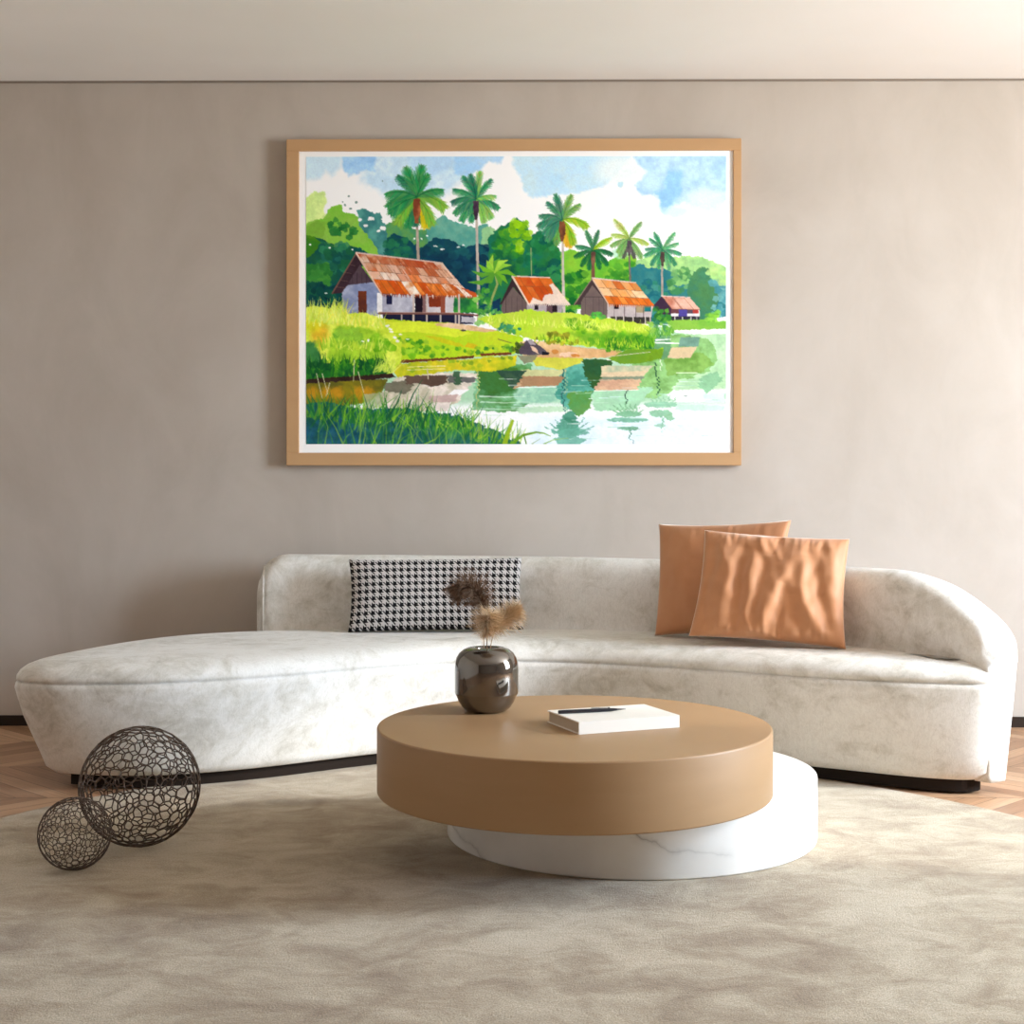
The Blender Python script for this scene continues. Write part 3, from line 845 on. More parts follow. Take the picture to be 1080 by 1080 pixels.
    P([(613, 379), (646, 379), (640, 396), (626, 412), (618, 398)], (58, 100, 48), 1.0, 1, 0.14, (40, 84, 50))
    P([(634, 386), (690, 386), (680, 394), (636, 398)], (178, 194, 160), 0.8, 1, 0.08, (212, 200, 164))
    P([(636, 393), (684, 391), (680, 397), (634, 398)], (222, 200, 164), 0.6)
    P([(634, 398), (680, 397), (676, 401), (632, 401)], (132, 146, 122), 0.6)
    P([(632, 401), (676, 400), (672, 411), (626, 412)], (214, 168, 138), 0.7, 1, 0.08, (222, 186, 150))
    Li([(626, 412.5), (672, 411.5)], 0.7, 0.7, (246, 238, 230))
    P([(709, 367), (736, 366), (728, 378), (704, 378)], (220, 196, 156), 0.8, 1, 0.05)
    P([(718, 356), (738, 356), (737, 366), (716, 366)], (110, 150, 146), 0.7, 0.8)
    P([(706, 347.5), (770, 347.5), (770, 352.5), (730, 353), (706, 350)], (252, 252, 248), 0.6)
    Li([(684, 361.5), (716, 362.5)], 1.6, 1.2, (248, 250, 248)); Li([(692, 359), (708, 358)], 1.6, 0.6, (246, 250, 248))
    Li([(714, 393.5), (736, 393.5)], 1.0, 0.8, (220, 236, 200)); Li([(640, 379.5), (656, 380)], 1.2, 0.8, (240, 244, 232))
    Li([(690, 383), (693, 396), (695, 416)], 1.4, 1.6, (52, 96, 66)); Li([(696, 379), (697, 391)], 1.0, 0.6, (226, 234, 214))
    Li([(661, 412), (662, 426)], 1.2, 1.4, (60, 96, 74)); Li([(595, 390), (594, 414), (597, 434)], 1.6, 1.2, (44, 100, 96))
    Li([(597, 390), (597, 416)], 1.0, 0.8, (180, 190, 140)); Li([(504.5, 392), (504.5, 440)], 0.9, 0.8, (190, 196, 120))
    # reflected palms
    def reflect(u, v, R, col, n=9):
        for a in np.linspace(-160, -20, n):
            l = R * S.r.uniform(0.7, 1.05)
            e = (u + l * math.cos(math.radians(a)) * 1.15, v + l * math.sin(math.radians(a)) * 0.75)
            m = ((u + e[0]) / 2, (v + e[1]) / 2 + 3)
            Li([(u, v), m, e], 3.4, 0.8, col, 0.85)
    reflect(600, 456, 25, (98, 168, 146))
    B(600, 452, 12, 12, (88, 160, 134), 1.4, 0.9, 0.12); B(602, 440, 7, 6, (64, 136, 108), 1.4, 0.9)
    P([(584, 463), (600, 458), (618, 463), (610, 470), (590, 470)], (112, 178, 158), 1.2, 0.9)
    B(603, 456, 20, 3.5, (104, 172, 150), 1.4, 0.8)
    reflect(664, 436, 18, (120, 176, 128), 8)
    B(664, 437, 14, 3, (128, 186, 146), 1.2, 0.9); B(662, 443, 22, 2.4, (122, 184, 156), 1.2, 0.95); B(664, 452, 11, 2.2, (112, 170, 136), 1.2, 0.9)
    Li([(666, 452), (665, 464)], 2.6, 0.8, (96, 150, 128)); Li([(667, 464), (668, 468)], 0.8, 0.6, (70, 110, 120))
    reflect(699, 428, 17, (140, 192, 150), 8)
    B(698, 427, 18, 3.2, (150, 204, 170), 1.2, 0.95); B(697, 436, 12, 4, (138, 192, 154), 1.2, 0.9); B(707, 440, 4.5, 4, (140, 192, 150), 1.2, 0.9)
    Li([(699, 440), (699.5, 456)], 2.4, 0.7, (140, 190, 160)); B(697, 449, 6, 1.8, (150, 198, 170), 1.0, 0.8)
    B(725, 418, 2.2, 0.7, (110, 130, 120), 0.6, 0.8)
    S.ripple(378, 470, 1.1)
    for _ in range(70):
        u, v = S.r.uniform(500, 765), S.r.uniform(398, 466)
        l = S.r.uniform(4, 26)
        Li([(u, v), (u + l, v + S.r.normal() * .3)], S.r.uniform(.4, 1.0), .3, [(250, 253, 252), (226, 243, 250), (168, 214, 190)][S.r.integers(3)], S.r.uniform(.4, .9))
    # lawn, banks and bushes
    P([(318, 334), (404, 336), (440, 339), (472, 340), (520, 348), (552, 356), (552, 372), (520, 376), (470, 378), (414, 382), (318, 390)], (206, 226, 46), 0.8, 1, 0.08, (176, 214, 38))
    P([(400, 340), (440, 339), (470, 343), (500, 352), (480, 356), (440, 350), (404, 352)], (222, 236, 60), 0.9, 0.9, 0.06)
    P([(448, 354), (462, 355), (488, 363), (490, 367), (470, 363)], (206, 196, 30), 0.8, 0.8)
    P([(494, 361), (504, 364), (502, 368), (490, 366)], (224, 186, 30), 0.8, 0.8)
    P([(458, 341), (478, 340.5), (500, 344), (526, 349), (512, 350.5), (482, 347), (462, 344)], (228, 186, 134), 0.7, 1, 0.08, (238, 210, 180))
    B(489, 348.6, 3, 1.0, (74, 62, 66), 0.6)
    Lf([(400, 356), (450, 360), (454, 374), (408, 378)], [(100, 176, 30), (130, 194, 36), (70, 150, 30), (160, 208, 50)], 70, 1.5, 3.5)
    Lf([(450, 364), (480, 366), (500, 372), (470, 376), (448, 376)], [(80, 156, 34), (120, 186, 36), (170, 206, 40)], 34, 1.2, 2.8)
    Lf([(502, 366), (540, 364), (540, 373), (504, 374)], [(120, 180, 40), (60, 134, 44), (170, 206, 50)], 30, 1.2, 2.6)
    P([(414, 380), (470, 377.5), (500, 375), (500, 377.5), (470, 380), (420, 383)], (110, 62, 34), 0.7)
    P([(506, 373), (540, 371.5), (540, 374.5), (508, 375.5)], (120, 62, 36), 0.7)
    Li([(526, 358), (540, 362)], 1.0, 0.8, (110, 120, 60))
    # reflection of the lawn
    P([(410, 384), (470, 380), (546, 375), (544, 386), (520, 392), (486, 390), (470, 392), (420, 398)], (196, 206, 40), 1.2, 1, 0.12, (214, 200, 40), big=1)
    Lf([(420, 384), (540, 377), (536, 386), (430, 392)], [(150, 186, 40), (214, 216, 60), (120, 160, 40)], 40, 1.0, 2.4)
    for v in (386.5, 389.5):
        Li([(430, v + .8), (452, v), (470, v - .4)], 0.5, 0.8, (240, 230, 180))
    Li([(451, 389), (452, 400)], 1.2, 0.9, (214, 200, 170))
    # right bank
    P([(548, 361), (576, 360), (606, 366), (656, 370), (656, 376), (626, 378), (576, 379), (552, 376)], (224, 176, 122), 0.8, 1, 0.08, (236, 200, 150))
    B(600, 374, 10, 2.6, (242, 206, 176), 0.8); B(586, 371, 4, 2.4, (212, 140, 70), 0.8); B(607, 375, 5, 1.6, (216, 140, 66), 0.8)
    P([(504, 336), (520, 332), (540, 330), (560, 326), (576, 330), (606, 330), (626, 334), (650, 338), (668, 340), (684, 344), (688, 352), (692, 364), (684, 368), (662, 370), (630, 367), (600, 364), (578, 360), (552, 356), (530, 350)], (204, 228, 76), 1.4, 1, 0.08, (180, 216, 50), big=1)
    Lf([(508, 340), (530, 340), (556, 350), (550, 355), (522, 348)], [(40, 130, 100), (60, 150, 110), (100, 170, 60), (34, 110, 80)], 44, 1.5, 3.2)
    Lf([(556, 350), (600, 352), (626, 362), (600, 365), (566, 359)], [(150, 146, 40), (120, 120, 34), (190, 190, 50), (100, 110, 30)], 50, 1.2, 3)
    Lf([(594, 334), (626, 342), (650, 350), (688, 352), (690, 364), (650, 370), (620, 362)], [(96, 176, 24), (130, 198, 30), (64, 148, 30), (164, 212, 40), (44, 120, 34)], 130, 1.8, 4.6, alpha=0.6)
    Lf([(636, 356), (686, 356), (684, 368), (640, 370)], [(44, 124, 34), (70, 150, 34), (110, 182, 34)], 60, 1.4, 3)
    Bl((512, 340), (690, 348), 260, 8, 0, [(226, 242, 100), (206, 232, 70), (170, 214, 60), (236, 244, 130)], 1.1, 0.9)
    P([(600, 352), (640, 350), (690, 352), (692, 364), (660, 370), (622, 364)], (90, 168, 30), 1.4, 0.5, 0.16, (50, 130, 34), big=2, soft=3)
    Bl((640, 366), (690, 366), 90, 10, 0, [(40, 120, 34), (80, 156, 30), (130, 190, 40), (30, 100, 40)], 1.6, 0.85)
    Bl((560, 358), (680, 366), 140, 7, 0, [(190, 220, 50), (140, 196, 40), (90, 160, 34), (220, 226, 70)], 1.1, 0.85)
    Lf([(624, 330), (638, 330), (638, 336), (624, 336)], [(90, 190, 70), (70, 170, 60)], 14, 1.2, 2.4)
    P([(684, 372), (700, 366), (700, 371), (686, 374)], (150, 190, 30), 0.8)
    P([(662, 369), (700, 368), (698, 378), (676, 384), (654, 384), (642, 378)], (120, 164, 34), 1.0, 0.95, 0.12, (90, 138, 40))
    Li([(640, 376.5), (686, 371.5)], 0.8, 0.6, (200, 190, 170))
    P([(560, 377), (616, 378), (612, 384), (592, 390), (566, 386)], (214, 210, 70), 1.1, 0.95, 0.08)
    Lf([(684, 340), (706, 338), (710, 352), (690, 356)], [(110, 176, 60), (70, 140, 80), (150, 200, 80), (50, 118, 90)], 44, 1.4, 3)
    Bl((686, 354), (708, 354), 60, 12, 0, [(150, 204, 84), (110, 176, 60), (80, 150, 60)], 1.0, 0.9)
    P([(702, 338), (770, 337), (770, 347), (712, 348.5)], (146, 200, 76), 0.9, 1, 0.08, (120, 182, 66))
    Lf([(690, 326), (704, 326), (708, 338), (690, 338)], [(60, 134, 50), (90, 160, 54), (40, 104, 44)], 34, 1.3, 2.8)
    Lf([(746, 330), (758, 328), (760, 339), (744, 339)], [(130, 194, 60), (156, 210, 80), (100, 170, 56)], 28, 1.3, 2.8)
    P([(756, 336), (768, 334), (768, 339), (757, 339)], (244, 246, 246), 0.6)
    # rock
    P([(544, 373), (549, 366), (556, 359), (561, 358.5), (567, 363), (574, 368), (579, 374), (560, 375)], (104, 96, 108), 0.6, 1, 0.15, (76, 66, 78))
    P([(556, 359), (562, 359), (566, 364), (560, 364)], (160, 150, 158), 0.5)
    P([(560, 365), (566, 367), (569, 374), (562, 370)], (220, 186, 160), 0.5)
    P([(572, 371), (580, 372), (579, 374.5), (572, 374.5)], (30, 30, 40), 0.5)
    P([(546, 375), (568, 375), (562, 382), (554, 384)], (134, 132, 104), 0.8, 0.9)
    Lf([(541, 362), (552, 362), (546, 372), (541, 374)], [(60, 80, 34), (90, 110, 30), (40, 56, 34)], 20, 1.2, 2.4)
    # near left mound
    P([(318, 326), (330, 322), (350, 326), (366, 330), (386, 330), (402, 336), (410, 345), (424, 362), (424, 380), (414, 394), (380, 398), (318, 402)], (206, 232, 60), 1.2, 1, 0.08, (226, 240, 90), big=1)
    B(337, 352, 9, 14, (232, 172, 40), 1.6, 0.75, 0.12, soft=5)
    B(330, 338, 12, 12, (226, 228, 40), 1.6, 0.7, 0.1, soft=5)
    P([(352, 346), (374, 342), (400, 350), (412, 364), (400, 388), (360, 392), (345, 378)], (130, 192, 40), 1.6, 0.85, 0.12, (160, 206, 46), big=1.5, soft=2)
    Lf([(352, 350), (378, 346), (384, 362), (356, 362)], [(116, 180, 50), (150, 204, 60)], 26, 2, 4)
    Lf([(386, 350), (408, 346), (420, 366), (400, 372)], [(100, 172, 24), (130, 194, 30), (150, 206, 50)], 40, 2, 4)
    P([(318, 362), (332, 360), (338, 374), (336, 400), (318, 404)], (60, 140, 80), 1.4, 0.9, 0.14, (34, 104, 56), soft=2)
    Bl((324, 398), (346, 396), 40, 24, 0.05, [(24, 96, 40), (50, 130, 40), (14, 76, 40)], 3.4, 0.9, 0.22)
    Bl((345, 396), (412, 392), 60, 18, 0.0, [(40, 124, 30), (90, 160, 24), (24, 96, 30), (130, 186, 34)], 2.6, 0.9, 0.3)
    Lf([(362, 382), (404, 380), (410, 394), (360, 396)], [(22, 96, 30), (40, 122, 30), (14, 76, 34)], 50, 2, 4)
    Bl((322, 336), (366, 334), 110, 19, 0.05, [(232, 244, 120), (216, 238, 90), (200, 228, 64), (236, 236, 80)], 2.0, 0.95, 0.25)
    Bl((322, 338), (404, 344), 170, 14, 0.05, [(236, 246, 130), (220, 240, 100), (206, 232, 70), (240, 240, 90)], 1.8, 0.95, 0.3)
    Bl((330, 366), (412, 368), 110, 13, 0.08, [(196, 224, 60), (150, 204, 44), (120, 184, 40), (226, 238, 100)], 1.5, 0.8, 0.35)
    Bl((330, 398), (400, 394), 110, 22, 0.05, [(20, 84, 40), (40, 116, 30), (14, 70, 40), (84, 156, 30)], 2.8, 0.85, 0.3)
    Lf([(318, 384), (404, 384), (404, 398), (318, 402)], [(16, 76, 40), (30, 104, 36), (50, 130, 34)], 50, 2, 4, alpha=0.8)
    Bl((396, 390), (416, 392), 44, 18, 0.55, [(206, 226, 80), (176, 210, 70), (226, 236, 120)], 1.2, 0.9, 0.3)
    for u, v in ((409, 344), (413, 350), (417, 356), (423, 353), (430, 358), (383, 360), (389, 359), (412, 347), (420, 360)):
        B(u, v, S.r.uniform(1, 2.4), S.r.uniform(0.7, 1.5), (252, 253, 238), 1.0)
    P([(318, 400), (350, 398), (414, 394), (418, 398), (380, 402), (322, 406)], (50, 30, 26), 0.9, 0.95)
    # still water at the near left and the foreground reeds
    P([(318, 405), (380, 401), (410, 400), (402, 414), (390, 424), (318, 436)], (150, 138, 30), 1.2, 1, 0.16, (96, 92, 30))
    for u in (330, 345, 356, 378, 388):
        B(u, 414, 6, 6, (216, 150, 30), 1.6, 0.75, 0.14, soft=3)
    P([(384, 416), (402, 414), (404, 430), (384, 432)], (170, 180, 140), 1.0, 0.8, 0.1)
    P([(318, 428), (340, 424), (370, 430), (400, 432), (430, 430), (450, 436), (470, 436), (492, 442), (520, 452), (548, 466), (552, 472), (318, 472)], (40, 112, 76), 1.6, 1, 0.2, (34, 88, 100), big=2)
    P([(336, 452), (350, 442), (372, 440), (384, 452), (380, 472), (336, 472)], (36, 82, 132), 1.6, 0.85, 0.16, (50, 110, 140), big=2, soft=3)
    B(346, 464, 14, 8, (96, 146, 168), 1.8, 0.8, 0.1, soft=3)
    P([(430, 446), (444, 442), (462, 456), (456, 470), (432, 468)], (20, 76, 104), 1.6, 0.7, 0.16, big=1.5, soft=3)
    B(394, 446, 12, 12, (58, 120, 86), 1.6, 0.8, 0.14, soft=3)
    B(441, 466, 10, 6, (90, 158, 128), 1.4, 0.8, soft=2); B(410, 466, 8, 6, (70, 146, 110), 1.4, 0.7, soft=2)
    P([(456, 448), (470, 438), (490, 446), (500, 470), (452, 470)], (76, 156, 54), 1.4, 0.9, 0.12, (60, 136, 60), big=1.5, soft=2)
    P([(486, 458), (504, 456), (516, 470), (482, 470)], (34, 104, 66), 1.4, 0.8, soft=2)
    P([(318, 440), (400, 446), (452, 452), (470, 472), (318, 472)], (16, 66, 70), 1.6, 0.45, 0.2, big=2, soft=5)
    Bl((324, 440), (372, 440), 40, 30, 0.0, [(30, 104, 60), (60, 140, 50), (100, 150, 40), (24, 84, 70)], 2.6, 0.9, 0.28)
    Bl((366, 444), (440, 444), 50, 30, 0.2, [(40, 124, 40), (90, 170, 40), (140, 196, 50), (30, 96, 60)], 2.4, 0.9, 0.35)
    Bl((430, 448), (500, 452), 90, 26, 0.05, [(60, 144, 40), (40, 120, 50), (96, 172, 50), (30, 90, 60), (170, 200, 80)], 1.7, 0.9, 0.4)
    Bl((490, 464), (546, 470), 60, 26, 0.25, [(100, 170, 50), (150, 190, 40), (60, 134, 50), (190, 206, 90)], 1.5, 0.9, 0.35)
    Bl((326, 470), (480, 470), 60, 24, 0.1, [(30, 96, 80), (24, 76, 96), (50, 124, 70), (70, 150, 80)], 3.0, 0.6, 0.4)
    Bl((326, 452), (470, 458), 70, 46, 0.12, [(34, 110, 44), (20, 84, 56), (70, 146, 40), (120, 180, 44)], 2.2, 0.9, 0.35)
    Bl((380, 466), (520, 468), 70, 36, 0.15, [(40, 124, 44), (24, 92, 56), (96, 168, 44), (150, 196, 60)], 2.0, 0.85, 0.4)
    P([(318, 446), (350, 448), (400, 450), (450, 454), (500, 462), (520, 472), (318, 472)], (22, 84, 92), 1.8, 0.5, 0.22, (38, 92, 130), big=3, soft=6)
    Bl((330, 472), (470, 472), 26, 40, 0.1, [(110, 176, 44), (60, 140, 50), (150, 200, 60)], 1.8, 0.8, 0.35)
    for a, b in (((334, 394), (340, 420)), ((340, 394), (346, 416)), ((378, 392), (384, 414)), ((348, 404), (344, 418)), ((374, 380), (373, 402))):
        Li([a, b], 0.8, 0.5, (214, 214, 170))
    for a, b, c in (((408, 442), (420, 424), (424, 412)), ((428, 436), (436, 416), (446, 400)), ((446, 452), (451, 430), (456, 424))):
        Li([a, b, c], 2.2, 0.4, (30, 90, 50))
    Li([(532, 470), (537, 455), (541, 444)], 5.0, 3.0, (150, 180, 40))
    Li([(538, 470), (552, 459), (566, 456), (574, 457), (581, 460)], 3.4, 0.6, (112, 160, 40)); Li([(553, 459), (556, 470)], 1.4, 1.2, (90, 140, 40))
    Li([(544, 462), (549, 452)], 1.2, 0.4, (190, 206, 110)); Li([(570, 470), (584, 464), (600, 462)], 1.4, 0.5, (150, 190, 110))
    Li([(560, 469), (570, 463)], 0.8, 0.4, (140, 170, 110))
    return S.finish()

ART = paint()
SKY_COL = (0.80, 0.95, 1.11, 1)
GROUND_COL = (0.66, 0.70, 0.72, 1)
SKY_STR = 57.0
SUN_E = 2.7
SUN_COL = (1.0, 0.95, 0.87)
SUN_ANGLE = 2.5
SUN_AZ, SUN_EL = 13.6, 23.8
EXPOSURE = 0.0
# ------------------------------------------------------------------ the room
YAW = math.radians(0.55)          # the wall runs a touch towards the camera on the right
WALL_Y = 6.265
CEIL_Z = 2.755
FLOOR_Z = -0.008
XL, XR, YF = -3.1, 4.60, -1.6
def wy(x):
    return WALL_Y - math.tan(YAW) * x

M_WALL = mat_wall()
M_CEIL = mat_ceiling()
M_FLOOR = mat_parquet()
M_BASE = plain('dark brown skirting', lin(50, 39, 32), 0.8, 0.0, 0.15)
M_GAP = plain('shadow gap grey', lin(128, 116, 104), 0.8)
M_LEFT = plain('pale taupe paint', lin(214, 205, 194), 0.9)
M_FRONT = plain('taupe paint', lin(130, 118, 106), 0.9)
M_FRAME_W = plain('dark bronze window frame', lin(60, 54, 48), 0.4)

def slab(name, quad, z0, z1, mat):
    """a vertical prism over a four cornered plan"""
    bm = bmesh.new()
    lo = [bm.verts.new((x, y, z0)) for x, y in quad]
    hi = [bm.verts.new((x, y, z1)) for x, y in quad]
    bm.faces.new(lo[::-1])
    bm.faces.new(hi)
    for i in range(4):
        j = (i + 1) % 4
        bm.faces.new((lo[i], lo[j], hi[j], hi[i]))
    return structure(bm_obj(name, bm, mat, None, False))

slab('floor', [(XL, YF), (XR, YF), (XR, wy(XR)), (XL, wy(XL))], FLOOR_Z - 0.1, FLOOR_Z, M_FLOOR)
slab('ceiling', [(XL, YF), (XR, YF), (XR, wy(XR) + .2), (XL, wy(XL) + .2)], CEIL_Z, CEIL_Z + 0.15, M_CEIL)
slab('wall_back', [(XL, wy(XL)), (XR + .2, wy(XR + .2)), (XR + .2, wy(XR) + .2), (XL, wy(XL) + .2)], FLOOR_Z, CEIL_Z, M_WALL)
slab('wall_left', [(XL - .2, YF), (XL, YF), (XL, wy(XL) + .2), (XL - .2, wy(XL) + .2)], FLOOR_Z, CEIL_Z, M_LEFT)

WIN = dict(y0=3.04, y1=4.40, z0=0.62, z1=2.72)     # the tall garden window in the right wall
bm = bmesh.new()
add_box(bm, XR, XR + .2, YF, WIN['y0'], FLOOR_Z, CEIL_Z)
add_box(bm, XR, XR + .2, WIN['y1'], wy(XR), FLOOR_Z, CEIL_Z)
add_box(bm, XR, XR + .2, WIN['y0'], WIN['y1'], WIN['z1'], CEIL_Z)
add_box(bm, XR, XR + .2, WIN['y0'], WIN['y1'], FLOOR_Z, WIN['z0'])
structure(bm_obj('wall_right', bm, M_WALL, None, False))

slab('wall_front', [(XL, YF - .2), (XR, YF - .2), (XR, YF), (XL, YF)], FLOOR_Z, CEIL_Z, M_FRONT)

bm = bmesh.new()
y0, y1, z1, w = WIN['y0'], WIN['y1'], WIN['z1'], 0.035
x0, x1 = XR + .10, XR + .15
z0 = WIN['z0']
add_box(bm, x0, x1, y0, y0 + w, z0, z1)
add_box(bm, x0, x1, y1 - w, y1, z0, z1)
add_box(bm, x0, x1, y0, y1, z1 - w, z1)
add_box(bm, x0, x1, y0, y1, z0, z0 + w)
structure(bm_obj('window_1', bm, M_FRAME_W, None, False))
slab('baseboard_back', [(XL, wy(XL) - .012), (XR, wy(XR) - .012), (XR, wy(XR)), (XL, wy(XL))], FLOOR_Z, 0.036, M_BASE)
slab('shadow_gap_strip_1', [(XL, wy(XL) - .006), (XR, wy(XR) - .006), (XR, wy(XR)), (XL, wy(XL))], CEIL_Z - 0.008, CEIL_Z, M_GAP)  # solid strip whose dark grey paints in the shade of a ceiling gap

# ------------------------------------------------------------------ rug
M_RUG = mat_rug()
rug = link('area_rug', lathe([(0, 0), (1.0, 0.0), (1.785, 0.0), (1.796, -0.002), (1.80, -0.006), (1.796, -0.008), (0, -0.008)], 200), M_RUG)
rug.location = (0.0, 3.70, 0)
tag(rug, 'round mottled beige brown short pile rug under the coffee table', 'rug')

# ------------------------------------------------------------------ sofa
M_SOFA = mat_velvet()
M_PLINTH = plain('black sofa plinth', lin(36, 27, 21), 0.8, 0.0, 0.15)
sofa = empty('curved_sofa', (0, 5.4, 0), 'long curved ivory crushed velvet sofa on a dark plinth', 'sofa')
S0 = np.array([0, 5.4, 0])

seat_pts = [(-1.695, 5.06), (-1.675, 4.94), (-1.575, 4.875), (-1.38, 4.862), (-1.12, 4.90), (-0.82, 5.04), (-0.45, 5.30),
            (-0.1, 5.455), (0.2, 5.455), (0.55, 5.315), (0.82, 5.165), (1.05, 5.03), (1.28, 4.93), (1.47, 4.878), (1.595, 4.862),
            (1.635, 4.90), (1.625, 5.03), (1.54, 5.22), (1.30, 5.50), (0.95, 5.80), (0.5, 6.05), (0, 6.09), (-0.55, 6.09), (-1.0, 6.035),
            (-1.30, 5.90), (-1.50, 5.66), (-1.63, 5.33)]
outline, _ = resample(catmull(seat_pts, True, 14), 300, True)

def normals2(P):
    t = np.roll(P, -1, 0) - np.roll(P, 1, 0)
    t /= np.linalg.norm(t, axis=1)[:, None]
    return np.stack([t[:, 1], -t[:, 0]], 1)

def inset(P, d, lean=False):
    """move a counter clockwise outline inwards in small smoothed steps"""
    Q = P.copy()
    steps = max(1, int(math.ceil(abs(d) / 0.02)))
    k = np.ones(len(P)) if not lean else 1 + 0.55 * np.clip((-1.25 - P[:, 0]) / 0.3, 0, 1) - 0.85 * np.clip((P[:, 0] - 1.1) / 0.4, 0, 1)
    for _ in range(steps):
        Q = Q - normals2(Q) * (k * d / steps)[:, None]
        for _s in range(2 if d < 0.07 else 7):
            Q = 0.5 * Q + 0.25 * (np.roll(Q, 1, 0) + np.roll(Q, -1, 0))
    return Q
area = 0.5 * np.sum(outline[:, 0] * np.roll(outline[:, 1], -1) - np.roll(outline[:, 0], -1) * outline[:, 1])
if area < 0:
    outline = outline[::-1]

def loft_outline(levels, cap_lo=True, cap_hi=True):
    verts, faces = [], []
    n = len(outline)
    for z, d in levels:
        P = inset(outline, d, z < 0.34) if abs(d) > 1e-6 else outline
        verts += [(p[0] - S0[0], p[1] - S0[1], z) for p in P]
    for i in range(len(levels) - 1):
        for k in range(n):
            k2 = (k + 1) % n
            faces.append((i * n + k, i * n + k2, (i + 1) * n + k2, (i + 1) * n + k))
    for on, b in ((cap_lo, 0), (cap_hi, (len(levels) - 1) * n)):
        if on:
            tris = tessellate_polygon([[Vector(verts[b + k]) for k in range(n)]])
            faces += [tuple(b + i for i in t) for t in tris]
    m = mesh_from(verts, faces)
    bm = bmesh.new()
    bm.from_mesh(m)
    bmesh.ops.recalc_face_normals(bm, faces=bm.faces)
    bm.to_mesh(m)
    bm.free()
    return m

seat_mesh = loft_outline([(0.042, 0.088), (0.047, 0.074), (0.07, 0.062), (0.12, 0.05), (0.18, 0.034), (0.25, 0.016), (0.31, 0.004),
                          (0.345, 0.0), (0.362, 0.002), (0.3665, 0.009), (0.371, 0.002), (0.385, 0.004), (0.402, 0.016), (0.417, 0.036),
                          (0.428, 0.064), (0.435, 0.10), (0.4385, 0.14), (0.44, 0.19)])
link('seat', seat_mesh, M_SOFA, sofa)
link('plinth', loft_outline([(0.0, 0.105), (0.041, 0.105), (0.0425, 0.11)]), M_PLINTH, sofa, False)

inner = [(-1.035, 5.975), (-0.8, 5.992), (-0.4, 6.005), (0, 5.995), (0.3, 5.955), (0.53, 5.875), (0.76, 5.745), (1.0, 5.57),
         (1.225, 5.375), (1.39, 5.165), (1.505, 5.00), (1.585, 4.885)]
path, plen = resample(catmull(inner, False, 14), 160, False)
tang = np.gradient(path, axis=0)
tang /= np.linalg.norm(tang, axis=1)[:, None]
outn = np.stack([-tang[:, 1], tang[:, 0]], 1)        # away from the sitter
arc = np.linspace(0, plen, 160)

def section(i, shrink=1.0, grow=0.0):
    """closed profile of the back at path index i, as (distance outward, height)"""
    s, e = arc[i], plen - arc[i]
    top = 0.738 - 0.018 * min(1, s / plen * 1.6)
    if s < 0.12:
        top -= 0.10 * (1 - math.sqrt(max(0, 1 - (1 - s / 0.12) ** 2)))
    if e < 0.52:
        top -= 0.185 * (1 - e / 0.52) ** 2.3
    if e < 0.06:
        top -= 0.045 * (1 - math.sqrt(max(0, 1 - (1 - e / 0.06) ** 2)))
    th = 0.215 - 0.025 * max(0, 1 - e / 0.5)
    cap = 1.0
    if s < 0.05:
        cap = 0.62 + 0.38 * math.sqrt(max(0, 1 - (1 - s / 0.05) ** 2))
    if e < 0.035:
        cap = 0.70 + 0.30 * math.sqrt(max(0, 1 - (1 - e / 0.035) ** 2))
    mid = th / 2
    half = th / 2 * cap * shrink
    r = min(0.115, half)
    pts = []
    # inner face upwards, over the top, down the outer face
    zs = np.linspace(0.036, top - r * 1.05, 18)
    for z in zs:
        k = (z - 0.036) / (top - 0.036)
        tuck = 0.05 * min(1.0, max(0.0, (0.425 - z) / 0.02)) * min(1.0, max(0.0, (e - 0.03) / 0.2))      # runs in under the seat cushion
        inn = mid - half if e > 0.5 else 0.0
        pts.append((inn - 0.006 * math.sin(math.pi * k) - tuck, z))
    for a in np.linspace(math.pi, 0, 17)[1:-1]:
        ca, sa = math.cos(a), math.sin(a)
        pts.append((mid + half * math.copysign(abs(ca) ** 0.8, ca), top - r * 1.05 + r * 1.05 * sa ** 0.8))
    for z in zs[::-1]:
        k = min(1.0, max(0.0, 1 - z / 0.5))
        pts.append((mid + half - 0.085 * k ** 1.3, z))
    return pts

verts, faces = [], []
NS = len(section(5))
for i in range(160):
    for d, z in section(i):
        p = path[i] + outn[i] * d
        verts.append((p[0] - S0[0], p[1] - S0[1], z))
for i in range(159):
    for k in range(NS):
        k2 = (k + 1) % NS
        faces.append((i * NS + k, (i + 1) * NS + k, (i + 1) * NS + k2, i * NS + k2))
# rounded end faces: a few shrinking rings and a cap
def end_cap(i, sgn):
    base = len(verts)
    prof = np.array(section(i))
    c = np.array([prof[:, 0].mean(), 0.5 * (prof[:, 1].min() + prof[:, 1].max())])
    prev = i * NS
    for k, (sc, push) in enumerate(((0.94, 0.006), (0.80, 0.010), (0.4, 0.012))):
        start = len(verts)
        for d, z in prof:
            q = np.array([c[0] + (d - c[0]) * sc, 0.036 + (z - 0.036) * (1 - (1 - sc) * (0.30 if sgn < 0 else 0.08))])
            p = path[i] + outn[i] * q[0] + tang[i] * sgn * push
            verts.append((p[0] - S0[0], p[1] - S0[1], max(0.036, q[1])))
        for m in range(NS):
            m2 = (m + 1) % NS
            faces.append((prev + m, prev + m2, start + m2, start + m))
        prev = start
    faces.append(tuple(prev + m for m in range(NS)))
end_cap(0, -1)
end_cap(159, 1)
backrest = link('backrest', mesh_from(verts, faces), M_SOFA, sofa)
fix_normals(backrest)

